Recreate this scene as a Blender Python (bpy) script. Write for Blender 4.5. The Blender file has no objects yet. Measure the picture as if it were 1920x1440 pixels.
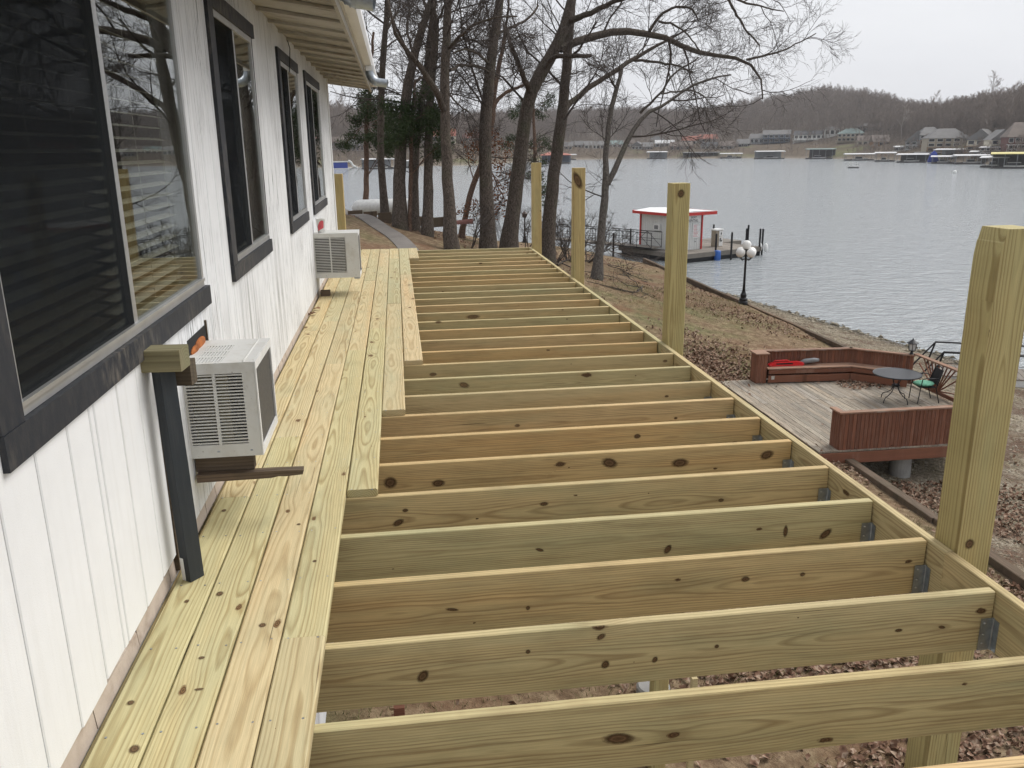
import bpy, math, random
import numpy as np
from mathutils import Matrix, Vector
random.seed(7); RNG = np.random.default_rng(7)
R = math.radians
SC = bpy.context.scene
COL = SC.collection

# ------------------------------------------------------------------ camera
FPX, YAW, PITCH, ROLL = 1579.12, 0.130467, 0.274357, -0.013327      # fitted to the joist spacing (1920 px wide photo)
CP = np.array([-2.0670, -2.4516, 1.5559])
_f = np.array([math.sin(YAW)*math.cos(PITCH), math.cos(YAW)*math.cos(PITCH), -math.sin(PITCH)])
_r = np.array([math.cos(YAW), -math.sin(YAW), 0.]); _u = np.cross(_r, _f)
CR = _r*math.cos(ROLL)+_u*math.sin(ROLL); CU = -_r*math.sin(ROLL)+_u*math.cos(ROLL); CF = _f
cam = bpy.data.cameras.new('camera'); cam.sensor_width = 36; cam.lens = FPX/1920*36
cam.clip_start = .05; cam.clip_end = 6000
co = bpy.data.objects.new('camera', cam); COL.objects.link(co)
co.matrix_world = Matrix(((CR[0], CU[0], -CF[0], CP[0]), (CR[1], CU[1], -CF[1], CP[1]), (CR[2], CU[2], -CF[2], CP[2]), (0, 0, 0, 1)))
SC.camera = co

# ------------------------------------------------------------------ overcast sky and sun
SUN_EL, SUN_AZ = R(50), R(68)         # azimuth from +Y towards +X
w = bpy.data.worlds.new('World'); SC.world = w; w.use_nodes = True
t = w.node_tree; bg = t.nodes['Background']
sky = t.nodes.new('ShaderNodeTexSky'); sky.sky_type = 'NISHITA'; sky.sun_disc = False
sky.sun_elevation = SUN_EL; sky.sun_rotation = SUN_AZ; sky.air_density = 1; sky.dust_density = 4
tc = t.nodes.new('ShaderNodeTexCoord')
mp = t.nodes.new('ShaderNodeMapping'); mp.inputs['Scale'].default_value = (1.0, 1.0, 4.5)
ns = t.nodes.new('ShaderNodeTexNoise'); ns.inputs['Scale'].default_value = 1.6; ns.inputs['Detail'].default_value = 5; ns.inputs['Roughness'].default_value = .5
cr = t.nodes.new('ShaderNodeValToRGB')
cr.color_ramp.elements[0].position = .3; cr.color_ramp.elements[0].color = (3.75, 3.83, 4.08, 1)
cr.color_ramp.elements[1].position = .72; cr.color_ramp.elements[1].color = (4.95, 5.0, 5.15, 1)
mx = t.nodes.new('ShaderNodeMix'); mx.data_type = 'RGBA'; mx.inputs['Factor'].default_value = .94
t.links.new(tc.outputs['Generated'], mp.inputs['Vector']); t.links.new(mp.outputs['Vector'], ns.inputs['Vector'])
t.links.new(ns.outputs[0], cr.inputs[0]); t.links.new(sky.outputs[0], mx.inputs['A']); t.links.new(cr.outputs[0], mx.inputs['B'])
t.links.new(mx.outputs['Result'], bg.inputs['Color']); bg.inputs['Strength'].default_value = .1
sl = bpy.data.lights.new('sun', 'SUN'); sl.energy = 1.5; sl.angle = R(38); sl.color = (1, .975, .94)
so = bpy.data.objects.new('sun', sl); COL.objects.link(so)
so.rotation_euler = Vector((-math.cos(SUN_EL)*math.sin(SUN_AZ), -math.cos(SUN_EL)*math.cos(SUN_AZ), -math.sin(SUN_EL))).to_track_quat('-Z', 'Y').to_euler()
SC.view_settings.view_transform = 'Standard'; SC.view_settings.look = 'None'
SC.view_settings.exposure = 0.95; SC.view_settings.gamma = 1
try:
    SC.cycles.use_denoising = True; SC.cycles.use_adaptive_sampling = True; SC.cycles.adaptive_threshold = .02; SC.cycles.denoiser = 'OPENIMAGEDENOISE'
    SC.cycles.max_bounces = 6; SC.cycles.diffuse_bounces = 3; SC.cycles.transparent_max_bounces = 24; SC.cycles.caustics_reflective = False; SC.cycles.caustics_refractive = False
    SC.cycles.volume_bounces = 0; SC.cycles.use_light_tree = False
except Exception: pass

# ------------------------------------------------------------------ pixel -> place helpers (pixels of the 1920 x 1440 photo)
def ray(x, y): return CF + CR*(x-960)/FPX - CU*(y-720)/FPX
def at_z(x, y, z): d = ray(x, y); return CP + d*((z-CP[2])/d[2])
def at_x(x, y, X): d = ray(x, y); return CP + d*((X-CP[0])/d[0])
def at_y(x, y, Y): d = ray(x, y); return CP + d*((Y-CP[1])/d[1])
def at_d(x, y, dep): return CP + ray(x, y)*dep
def depth(p): return float((np.asarray(p)-CP) @ CF)
def ppm(p): return FPX/depth(p)

# ------------------------------------------------------------------ materials
class G:
    def __init__(s, name):
        s.m = bpy.data.materials.new(name); s.m.use_nodes = True; s.t = s.m.node_tree
        s.b = s.t.nodes['Principled BSDF']; s.out = s.t.nodes['Material Output']
    def put(s, sock, v):
        if hasattr(v, 'is_output') or isinstance(v, bpy.types.NodeSocket): s.t.links.new(v, sock)
        else:
            if hasattr(sock.default_value, '__len__') and hasattr(v, '__len__') and len(v) == 3 and len(sock.default_value) == 4: v = (*v, 1)
            sock.default_value = v
    def n(s, typ, ins=None, o=0, **props):
        nd = s.t.nodes.new('ShaderNode'+typ)
        for k, v in props.items(): setattr(nd, k, v)
        for k, v in (ins or {}).items(): s.put(nd.inputs[k], v)
        return nd.outputs[o]
    def math(s, op, a, b=None, c=None, clamp=False):
        ins = {0: a}
        if b is not None: ins[1] = b
        if c is not None: ins[2] = c
        return s.n('Math', ins, operation=op, use_clamp=clamp)
    def mix(s, f, a, b, blend='MIX'):
        nd = s.t.nodes.new('ShaderNodeMix'); nd.data_type = 'RGBA'; nd.blend_type = blend
        s.put(nd.inputs['Factor'], f); s.put(nd.inputs[6], a); s.put(nd.inputs[7], b); return nd.outputs[2]
    def ramp(s, f, stops, interp='LINEAR'):
        nd = s.t.nodes.new('ShaderNodeValToRGB'); nd.color_ramp.interpolation = interp; e = nd.color_ramp.elements
        while len(e) < len(stops): e.new(.5)
        for i, (p, c) in enumerate(stops):
            e[i].position = p; e[i].color = (c, c, c, 1) if not hasattr(c, '__len__') else (*c, 1)
        s.put(nd.inputs[0], f); return nd.outputs[0]
    def obj(s): return s.n('TexCoord', o=3)
    def geo(s): return s.n('NewGeometry', o=0)
    def rnd(s): return s.n('ObjectInfo', o=5)
    def xyz(s, v):
        nd = s.t.nodes.new('ShaderNodeSeparateXYZ'); s.put(nd.inputs[0], v); return nd.outputs
    def vec(s, x, y, z): return s.n('CombineXYZ', {0: x, 1: y, 2: z})
    def map(s, v, scale=(1, 1, 1), loc=(0, 0, 0)): return s.n('Mapping', {'Vector': v, 'Scale': scale, 'Location': loc})
    def noise(s, v, scale=1., detail=3., rough=.55, dist=0.): return s.n('TexNoise', {'Vector': v, 'Scale': scale, 'Detail': detail, 'Roughness': rough, 'Distortion': dist})
    def bump(s, h, strength=.3, dist=.01): return s.n('Bump', {'Height': h, 'Strength': strength, 'Distance': dist})
    def done(s, color=None, rough=None, normal=None, metal=None, spec=None):
        for k, v in (('Base Color', color), ('Roughness', rough), ('Normal', normal), ('Metallic', metal), ('Specular IOR Level', spec)):
            if v is not None: s.put(s.b.inputs[k], v)
        return s.m

def plain(name, c, rough=.6, metal=0., var=.12, scale=9., bump=.0, spec=.4):
    """a plain painted, moulded or cast surface with slight mottling"""
    g = G(name); v = g.obj(); n = g.noise(v, scale, 4)
    lo = tuple(x*(1-var) for x in c); hi = tuple(min(1, x*(1+var)) for x in c)
    col = g.ramp(n, [(.3, lo), (.7, hi)])
    rv = g.ramp(g.rnd(), [(0, .9), (1, 1.06)])
    col = g.mix(1, col, rv, 'MULTIPLY')
    nm = g.bump(g.noise(v, scale*6, 3), bump, .01) if bump else None
    return g.done(col, rough, nm, metal, spec)

def wood(name, light, dark, tints, knotc, pith='Z', freq=120., knots=1.0, green=(.30, .36, .20), greenamt=.35, rough=.72, fiber=.42, streak=None, knotsize=1.0, ringamt=.62, bumps=.3, checks=.8, dirtamt=.45):
    """sawn softwood, length along local X: flat-sawn rings, knots the rings flow round, tint that differs per piece"""
    g = G(name); P = g.obj(); x, y, z = g.xyz(P); rn = g.rnd()
    r2 = g.math('FRACT', g.math('MULTIPLY', rn, 17.31)); r3 = g.math('FRACT', g.math('MULTIPLY', rn, 53.77))
    xo = g.math('ADD', x, g.math('MULTIPLY', rn, 91.))
    wv = y if pith == 'Z' else z; tv = z if pith == 'Z' else y
    # knots
    kv = g.vec(g.math('MULTIPLY', xo, 2.1), g.math('ADD', g.math('MULTIPLY', wv, 4.2), g.math('MULTIPLY', r2, 9)), 0.)
    vor = g.t.nodes.new('ShaderNodeTexVoronoi'); vor.voronoi_dimensions = '2D'; g.put(vor.inputs['Vector'], kv); vor.inputs['Scale'].default_value = 1.
    d = vor.outputs['Distance']; cell = g.xyz(vor.outputs['Color'])[0]
    size = g.math('MULTIPLY', g.math('POWER', g.math('MAXIMUM', g.math('SUBTRACT', cell, 1-.60*knots), 0.), 1.5), .30*knotsize)
    dn = g.math('ADD', d, g.math('MULTIPLY', g.math('SUBTRACT', g.noise(g.vec(xo, wv, 0.), 26., 3), .5), .09))
    face = g.math('ABSOLUTE', g.xyz(g.n('TexCoord', o=1))[2 if pith == 'Z' else 1])
    kmask = g.math('SUBTRACT', 1., g.math('DIVIDE', g.math('SUBTRACT', dn, g.math('MULTIPLY', size, .62)), g.math('ADD', g.math('MULTIPLY', size, .35), .004)), clamp=True)
    kmask = g.math('MULTIPLY', kmask, face)
    halo = g.math('MULTIPLY', g.math('POWER', 2.718, g.math('MULTIPLY', g.math('MULTIPLY', d, d), -30.)), g.math('MULTIPLY', size, 5.5, clamp=True))
    # rings
    lowx = g.noise(g.vec(g.math('MULTIPLY', xo, .9), g.math('MULTIPLY', wv, 2.2), r2), 1., 2.5, .5)
    po = g.math('ADD', g.math('MULTIPLY', r2, .05), .035)
    ww = g.math('ADD', wv, g.math('MULTIPLY', g.math('SUBTRACT', r3, .5), .10))
    tt = g.math('ADD', g.math('ADD', tv, po), g.math('MULTIPLY', g.math('SUBTRACT', lowx, .5), .075))
    rad = g.math('SQRT', g.math('ADD', g.math('MULTIPLY', ww, ww), g.math('MULTIPLY', tt, tt)))
    rad = g.math('ADD', rad, g.math('MULTIPLY', halo, .030))
    wig = g.noise(g.vec(g.math('MULTIPLY', xo, 3.), g.math('MULTIPLY', wv, 30.), 0.), 1., 2)
    rad = g.math('ADD', rad, g.math('MULTIPLY', wig, .004))
    fr = g.math('FRACT', g.math('MULTIPLY', rad, freq))
    ring = g.ramp(fr, [(0, .0), (.45, .12), (.78, 1.0), (.93, .55), (1, .0)])
    widev = g.noise(g.vec(g.math('MULTIPLY', rad, 22.), 0., 0.), 1., 2)
    ring = g.math('MULTIPLY', ring, g.ramp(widev, [(.3, .35), (.65, 1.)]))
    # colours
    tint = g.ramp(rn, [(i/(len(tints)-1), c) for i, c in enumerate(tints)])
    lc = g.mix(1, light, tint, 'MULTIPLY'); dc = g.mix(1, dark, tint, 'MULTIPLY')
    col = g.mix(g.math('MULTIPLY', ring, ringamt), lc, dc)
    heart = g.ramp(g.noise(g.vec(g.math('MULTIPLY', xo, .35), g.math('MULTIPLY', wv, 9.), r3), 1., 2), [(.50, 0.), (.68, 1.)])
    col = g.mix(g.math('MULTIPLY', heart, .22), col, g.mix(1, col, (1.08, .80, .56), 'MULTIPLY'))
    gn = g.ramp(g.noise(g.vec(g.math('MULTIPLY', xo, 1.1), g.math('MULTIPLY', wv, 6.), r2), 1.3, 3), [(.48, 0.), (.72, 1.)])
    col = g.mix(g.math('MULTIPLY', gn, greenamt), col, green)
    fb = g.noise(g.vec(g.math('MULTIPLY', xo, 6.), g.math('MULTIPLY', y, 330.), g.math('MULTIPLY', z, 330.)), 1., 2)
    col = g.mix(fiber, col, g.mix(1, col, g.ramp(fb, [(.3, .62), (.7, 1.18)]), 'MULTIPLY'))
    chk = g.ramp(g.noise(g.vec(g.math('MULTIPLY', xo, 1.4), g.math('MULTIPLY', wv, 120.), r2), 1., 3, .6), [(.66, 0.), (.70, 1.)])
    chk = g.math('MULTIPLY', g.math('MULTIPLY', chk, g.ramp(g.noise(g.vec(xo, wv, r3), 2.2, 2), [(.5, 0.), (.62, 1.)])), checks)
    col = g.mix(chk, col, tuple(k*.22 for k in dark))
    dirt = g.ramp(g.noise(g.vec(xo, g.math('MULTIPLY', wv, 2.5), r2), 3.1, 5, .65), [(.48, 0.), (.75, 1.)])
    col = g.mix(g.math('MULTIPLY', dirt, dirtamt), col, g.mix(1, col, (.66, .66, .64), 'MULTIPLY'))
    if streak:
        sn = g.ramp(g.noise(g.vec(g.math('MULTIPLY', xo, 2.2), g.math('MULTIPLY', wv, 55.), r3), 1., 4, .65), [(.52, 0.), (.66, 1.)])
        col = g.mix(g.math('MULTIPLY', sn, streak[1]), col, streak[0])
    col = g.mix(g.math('MULTIPLY', halo, .45), col, g.mix(1, col, (.62, .46, .32), 'MULTIPLY'))
    kcol = g.mix(g.ramp(g.math('FRACT', g.math('MULTIPLY', d, 42.)), [(.2, 0.), (.8, 1.)]), knotc, tuple(c*2.4 for c in knotc))
    col = g.mix(kmask, col, kcol)
    h = g.math('SUBTRACT', g.math('MULTIPLY', fb, .4), g.math('ADD', g.math('MULTIPLY', ring, .5), kmask))
    return g.done(col, rough, g.bump(h, bumps, .0015), spec=.25)

M = {}
pine_t = [(1.0, .97, .88), (.82, .87, .80), (1.06, 1.0, .92), (.93, .96, .82), (1.06, .97, .90), (.84, .86, .79), (1.03, .96, .84)]
M['board'] = wood('treated_pine_board', (.60, .525, .335), (.31, .21, .09), pine_t, (.085, .048, .020), 'Z', 112., .8, (.44, .45, .29), .32, ringamt=.75)
M['joist'] = wood('treated_pine_joist', (.63, .53, .325), (.27, .185, .095), [(1, .95, .86), (.86, .89, .78), (1.06, .93, .80), (.88, .92, .82), (1.0, .86, .68), (.94, .91, .80)], (.060, .034, .016), 'Y', 125., .72, (.26, .32, .19), .28, ringamt=.68, streak=((.20, .115, .05), .28))
M['post'] = wood('treated_pine_post', (.55, .45, .25), (.25, .165, .07), [(1, .98, .85), (.92, .95, .8), (1.04, .98, .85)], (.06, .035, .015), 'Y', 85., .6, (.37, .39, .21), .3, ringamt=.8, checks=1.)
M['greydeck'] = wood('weathered_redwood_floor', (.39, .35, .295), (.17, .145, .115), [(1, .97, .92), (.70, .70, .68), (1.2, 1.16, 1.08), (.82, .78, .72), (1.05, 1.05, 1.05)], (.08, .055, .04), 'Z', 70., .5, (.20, .19, .16), .35, .85, .5, ((.075, .055, .045), .75))
M['redwood'] = wood('stained_redwood', (.22, .095, .058), (.105, .045, .028), [(1, 1, 1), (.8, .78, .78), (1.2, 1.18, 1.15), (.92, .95, .95)], (.03, .012, .008), 'Z', 60., .25, (.15, .06, .04), .2, .8, .4, ((.33, .23, .18), .35))
M['redcap'] = wood('worn_redwood_cap', (.33, .19, .125), (.17, .085, .055), [(1, 1, 1), (.8, .82, .85), (1.15, 1.2, 1.25)], (.05, .03, .02), 'Z', 60., .3, (.25, .2, .16), .4, .85, .5, ((.42, .36, .30), .55))
M['oldwood'] = wood('old_brown_timber', (.165, .12, .085), (.075, .052, .036), [(1, 1, 1), (.75, .78, .8), (1.2, 1.15, 1.1)], (.03, .02, .014), 'Z', 70., .5, (.10, .095, .06), .4, .9, .5, ((.05, .04, .03), .6))
M['dockwood'] = wood('silvered_dock_planks', (.27, .245, .215), (.15, .13, .11), [(1, 1, 1), (.8, .8, .8), (1.15, 1.12, 1.1)], (.06, .05, .04), 'Z', 60., .4, (.2, .19, .16), .3, .9, .5)

def paint_wood(name, c, under, wear, streaky=(26., 1.1), rough=.55, crack=.0):
    """paint on boards: vertical (local Z) brush and weather streaks, worn through to the grain where wear is high"""
    g = G(name); v = g.obj(); rn = g.rnd()
    off = g.math('MULTIPLY', rn, 40.)
    x, y, z = g.xyz(v)
    sv = g.vec(g.math('MULTIPLY', x, streaky[0]), g.math('ADD', g.math('MULTIPLY', y, streaky[0]), off), g.math('MULTIPLY', z, streaky[1]))
    n1 = g.noise(sv, 1.4, 6, .68); n2 = g.noise(g.n('NewGeometry', o=0), 1.3, 3)
    m = g.math('MULTIPLY', g.ramp(n1, [(.52-.10*wear, 0.), (.66, 1.)]), g.ramp(n2, [(.40, .15), (.60, 1.)]))
    base = g.mix(g.ramp(g.noise(v, 3., 4), [(.3, 0.), (.75, 1.)]), c, tuple(k*.90 for k in c))
    col = g.mix(g.math('MULTIPLY', m, wear), base, under)
    if crack:
        n3 = g.noise(g.vec(g.math('MULTIPLY', x, 70.), g.math('ADD', g.math('MULTIPLY', y, 70.), off), g.math('MULTIPLY', z, 3.2)), 1., 4, .65)
        pt = g.ramp(g.noise(g.n('NewGeometry', o=0), 1.1, 4, .6), [(.46, .05), (.60, 1.)])
        col = g.mix(g.math('MULTIPLY', g.math('MULTIPLY', g.ramp(n3, [(.565, 0.), (.60, 1.)]), pt), crack), col, tuple(k*.42 for k in under))
    h = g.math('ADD', n1, g.noise(v, 260., 2))
    return g.done(col, rough, g.bump(h, .25, .002), spec=.35)
M['white'] = paint_wood('fresh_white_paint', (.82, .825, .825), (.64, .63, .60), .3)
M['whiteold'] = paint_wood('peeling_white_paint', (.81, .82, .83), (.37, .365, .36), 1.0, (22., .8), .7, .85)
M['black'] = paint_wood('worn_black_paint', (.024, .027, .034), (.17, .15, .125), .75, (26., 9.), .6)
M['slate'] = paint_wood('dark_slate_paint', (.030, .036, .042), (.10, .10, .10), .3, (18., 1.), .45)
M['cream'] = paint_wood('cream_eave_paint', (.46, .44, .39), (.24, .19, .14), .85, (9., 9.), .7)
M['skirt'] = paint_wood('bare_skirt_wood', (.52, .44, .37), (.24, .17, .12), .8, (10., 10.), .8)
M['alu'] = plain('mill_aluminium', (.58, .58, .57), .38, .75, .08)
M['galv'] = plain('galvanised_steel', (.36, .39, .42), .42, .85, .18, 25.)
M['steelgrey'] = plain('galvanised_hanger', (.32, .35, .37), .4, .75, .2, 30.)
def ac_mat():
    g = G('enamelled_steel'); v = g.geo(); n = g.noise(v, 7., 5, .65); sp = g.noise(v, 60., 3, .7)
    col = g.mix(g.math('MULTIPLY', g.ramp(n, [(.5, 0.), (.72, 1.)]), .5), (.63, .63, .605), (.40, .365, .29))
    col = g.mix(g.math('MULTIPLY', g.ramp(sp, [(.66, 0.), (.72, 1.)]), .6), col, (.20, .15, .10))
    return g.done(col, g.ramp(n, [(.3, .3), (.7, .6)]), g.bump(g.noise(v, 4., 2), .08, .01), spec=.4)
M['acwhite'] = ac_mat()
M['acgrey'] = plain('grey_condenser_fins', (.095, .09, .082), .6, .3, .2, 60.)
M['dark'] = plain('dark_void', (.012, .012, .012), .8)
M['inside'] = plain('dim_interior_paint', (.22, .20, .18), .8)
M['blind'] = plain('ivory_blind', (.50, .47, .40), .5)
M['rust'] = plain('rusty_insulation', (.36, .115, .03), .9, 0, .4, 25., .4)
M['blackmetal'] = plain('black_metal', (.014, .014, .016), .45, .2, .15)
M['concrete'] = plain('weathered_concrete', (.27, .265, .25), .9, 0, .22, 3., .35)
M['pathc'] = plain('path_concrete', (.20, .18, .16), .92, 0, .2, 1.3, .3)
M['globe'] = plain('opal_glass_globe', (.78, .77, .74), .25, 0, .02)
M['red'] = plain('red_trim_paint', (.50, .035, .030), .5, 0, .15)
M['hutwall'] = plain('ribbed_white_steel', (.70, .71, .69), .5, 0, .06)
M['roofwhite'] = plain('white_steel_roof', (.82, .82, .81), .45, 0, .04)
M['blue'] = plain('blue_plastic', (.03, .12, .42), .45)
M['green'] = plain('mint_cushion_cloth', (.17, .44, .30), .9, 0, .3, 30., .3)
M['redplastic'] = plain('red_plastic', (.62, .02, .025), .35)
M['greyplastic'] = plain('grey_plastic', (.20, .205, .21), .45)
M['whiteplastic'] = plain('white_plastic', (.74, .74, .72), .4)
M['cupred'] = plain('cup_red_print', (.62, .10, .12), .5)

def glass_mat():
    g = G('window_glass')
    tr = g.n('BsdfTransparent', {'Color': (.80, .82, .80, 1)}); gl = g.n('BsdfGlossy', {'Roughness': .004, 'Color': (.93, .94, .94, 1)})
    wob = g.bump(g.noise(g.obj(), 1.6, 2), .02, .02)
    for n_ in g.t.nodes:
        if n_.type == 'BSDF_GLOSSY': g.put(n_.inputs['Normal'], wob)
    f = g.math('MULTIPLY_ADD', g.math('POWER', g.n('LayerWeight', {'Blend': .5}, o=1), 5.), .96, .045, clamp=True)
    sh = g.n('MixShader', {0: f, 1: tr, 2: gl}); g.t.links.new(sh, g.out.inputs['Surface']); return g.m
M['glass'] = glass_mat()
def screen_mat():
    g = G('insect_screen'); tr = g.n('BsdfTransparent', {'Color': (1, 1, 1, 1)}); df = g.n('BsdfDiffuse', {'Color': (.020, .022, .024, 1)})
    sh = g.n('MixShader', {0: .5, 1: tr, 2: df}); g.t.links.new(sh, g.out.inputs['Surface']); return g.m
M['screen'] = screen_mat()

# ------------------------------------------------------------------ mesh helpers
class MB:
    """collects solid pieces; build() links them as one mesh object"""
    def __init__(s): s.v = []; s.f = []
    def add(s, vs, fs):
        o = len(s.v); s.v.extend(tuple(map(float, p)) for p in vs); s.f.extend(tuple(i+o for i in f) for f in fs); return s
    def box(s, x0, x1, y0, y1, z0, z1, mt=None):
        vs = [(x0, y0, z0), (x1, y0, z0), (x1, y1, z0), (x0, y1, z0), (x0, y0, z1), (x1, y0, z1), (x1, y1, z1), (x0, y1, z1)]
        if mt is not None: vs = [mt @ Vector(p) for p in vs]
        return s.add(vs, [(3, 2, 1, 0), (4, 5, 6, 7), (0, 1, 5, 4), (1, 2, 6, 5), (2, 3, 7, 6), (3, 0, 4, 7)])
    def prism(s, prof, axis, a, b):
        """profile (list of 2d points, ccw) extruded along an axis 'X','Y','Z' from a to b"""
        def P(p, h): return {'X': (h, p[0], p[1]), 'Y': (p[0], h, p[1]), 'Z': (p[0], p[1], h)}[axis]
        n = len(prof); vs = [P(p, a) for p in prof]+[P(p, b) for p in prof]
        fs = [(i, (i+1) % n, n+(i+1) % n, n+i) for i in range(n)]+[tuple(range(n-1, -1, -1)), tuple(range(n, 2*n))]
        if axis == 'Y': fs = [tuple(reversed(f)) for f in fs]
        return s.add(vs, fs)
    def tube(s, pts, rad, n=8, caps=True):
        pts = [np.asarray(p, float) for p in pts]; m = len(pts)
        rad = [rad]*m if not hasattr(rad, '__len__') else rad
        vs = []; ref = None
        for i, p in enumerate(pts):
            tg = pts[min(i+1, m-1)]-pts[max(i-1, 0)]; tg = tg/(np.linalg.norm(tg)+1e-9)
            if ref is None: ref = np.array([1., 0, 0]) if abs(tg[0]) < .8 else np.array([0, 1., 0])
            a = np.cross(tg, ref); a /= np.linalg.norm(a)+1e-9; b = np.cross(tg, a); ref = np.cross(a, tg)
            for k in range(n):
                th = 2*math.pi*k/n; vs.append(p+rad[i]*(math.cos(th)*a+math.sin(th)*b))
        fs = [(i*n+k, i*n+(k+1) % n, (i+1)*n+(k+1) % n, (i+1)*n+k) for i in range(m-1) for k in range(n)]
        if caps: fs += [tuple(range(n-1, -1, -1)), tuple(range((m-1)*n, m*n))]
        return s.add(vs, fs)
    def lathe(s, c, prof, n=16):
        """prof: list of (radius, z) round a vertical axis at c"""
        vs = []
        for r_, z_ in prof:
            for k in range(n): th = 2*math.pi*k/n; vs.append((c[0]+r_*math.cos(th), c[1]+r_*math.sin(th), c[2]+z_))
        m = len(prof)
        fs = [(i*n+k, i*n+(k+1) % n, (i+1)*n+(k+1) % n, (i+1)*n+k) for i in range(m-1) for k in range(n)]
        fs += [tuple(range(n-1, -1, -1)), tuple(range((m-1)*n, m*n))]
        return s.add(vs, fs)
    def ball(s, c, r, n=14, m=9, sc=(1, 1, 1)):
        return s.lathe_sc(c, [(max(1e-3, math.sin(math.pi*i/m))*r, -math.cos(math.pi*i/m)*r) for i in range(m+1)], n, sc)
    def lathe_sc(s, c, prof, n, sc):
        o = len(s.v); s.lathe((0, 0, 0), prof, n)
        for i in range(o, len(s.v)): p = s.v[i]; s.v[i] = (c[0]+p[0]*sc[0], c[1]+p[1]*sc[1], c[2]+p[2]*sc[2])
        return s
    def mesh(s, name, mat, smooth=False):
        me = bpy.data.meshes.new(name); me.from_pydata(s.v, [], s.f)
        if mat is not None: me.materials.append(M[mat] if isinstance(mat, str) else mat)
        if smooth: me.polygons.foreach_set('use_smooth', [True]*len(me.polygons))
        me.update(); return me
    def build(s, name, mat, parent=None, loc=(0, 0, 0), rot=(0, 0, 0), smooth=False):
        return link(name, s.mesh(name, mat, smooth), parent, loc, rot)

def link(name, me, parent=None, loc=(0, 0, 0), rot=(0, 0, 0)):
    o = bpy.data.objects.new(name, me); COL.objects.link(o)
    if parent is not None: o.parent = parent
    o.location = [float(c) for c in loc]; o.rotation_euler = rot; return o
def tag(o, label=None, cat=None, group=None, kind=None):
    for k, v in (('label', label), ('category', cat), ('group', group), ('kind', kind)):
        if v: o[k] = v
    return o
def thing(name, label, cat, loc=(0, 0, 0), rz=0, group=None):
    o = bpy.data.objects.new(name, None); COL.objects.link(o); o.empty_display_size = .1
    o.location = [float(c) for c in loc]; o.rotation_euler = (0, 0, rz); return tag(o, label, cat, group)
def npmesh(name, verts, tris, mat, smooth=False):
    """fast mesh from numpy arrays; faces may be (n,3) or (n,4)"""
    me = bpy.data.meshes.new(name); verts = np.asarray(verts, np.float32); tris = np.asarray(tris, np.int32)
    k = tris.shape[1]
    me.vertices.add(len(verts)); me.vertices.foreach_set('co', verts.ravel())
    me.loops.add(tris.size); me.loops.foreach_set('vertex_index', tris.ravel())
    me.polygons.add(len(tris)); me.polygons.foreach_set('loop_start', np.arange(0, tris.size, k, dtype=np.int32)); me.polygons.foreach_set('loop_total', np.full(len(tris), k, np.int32))
    if smooth: me.polygons.foreach_set('use_smooth', np.ones(len(tris), bool))
    if mat is not None: me.materials.append(M[mat] if isinstance(mat, str) else mat)
    me.update(); me.validate(); return me
def plank(L, wy, tz, ch=.004):
    """bevelled stick, length along X, centred in y and z, from x=0 to L"""
    a, b = wy/2, tz/2; c = ch
    prof = [(-a+c, -b), (a-c, -b), (a, -b+c), (a, b-c), (a-c, b), (-a+c, b), (-a, b-c), (-a, -b+c)]
    return MB().prism(prof, 'X', 0, L)
_pk = {}
def plank_obj(name, L, wy, tz, mat, parent, p, rot=(0, 0, 0), ch=.004):
    key = (round(L, 3), round(wy, 4), round(tz, 4), mat, ch)
    if key not in _pk: _pk[key] = plank(L, wy, tz, ch).mesh(name, mat)
    return link(name, _pk[key], parent, p, rot)
# ------------------------------------------------------------------ terrain
WATER = -6.1
_c = np.array([(-3, 30, -1.0), (-3, 24, -1.35), (-6, 40, -.9), (0, 28, -2.1), (5, 27, -3.2), (12.2, 31, -4.95), (12.2, 24, -4.95), (12.2, 43, -5.0), (7.2, 13, -4.98), (7.2, 9.5, -5.05),
    (0, 5, -4.1), (-3, 3, -3.8), (-3, 12, -2.9), (-3, 18, -2.0), (0, 18, -3.0), (3, 15, -4.3), (5, 20, -4.2), (8, 20, -4.8), (7.2, 0, -5.05), (7.2, -10, -5.1), (0, -4, -4.2), (-3, -4, -4.0),
    (3, 50, -3.9), (0, 60, -4.6), (-8, 60, -2.6), (9, 60, -5.5), (4, 36, -3.5), (9, 36, -4.7), (-12, 30, .0), (-12, 10, -1.8), (-12, -10, -3.), (-30, 30, 2.), (-30, 60, 1.), (-30, 0, 0.), (0, -20, -4.3),
    (6.5, 14, -5.0), (6.5, 16.5, -4.92), (6.4, 19, -4.87), (8.5, 19.6, -4.87), (-14, 72, -4.2), (2, 72, -5.8), (-30, 85, -4.5), (-8, 48, -1.3), (-2, 44, -2.4)], float)
def _phi(d): return d
_A = np.linalg.norm(_c[:, None, :2]-_c[None, :, :2], axis=2)
_n = len(_c); _S = np.zeros((_n+3, _n+3)); _S[:_n, :_n] = _phi(_A)-np.eye(_n)*.3; _S[:_n, _n] = 1; _S[:_n, _n+1:] = _c[:, :2]; _S[_n:, :_n] = _S[:_n, _n:].T
_wt = np.linalg.solve(_S, np.concatenate([_c[:, 2], [0, 0, 0]]))
def lawn_h(x, y):
    x = np.asarray(x, float); y = np.asarray(y, float)
    d = np.sqrt((x[..., None]-_c[:, 0])**2+(y[..., None]-_c[:, 1])**2+.6)
    h = d @ _wt[:_n]+_wt[_n]+_wt[_n+1]*x+_wt[_n+2]*y
    return h+.05*np.sin(x*1.3+y*.7)*np.sin(y*.9-x*.4)
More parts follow.
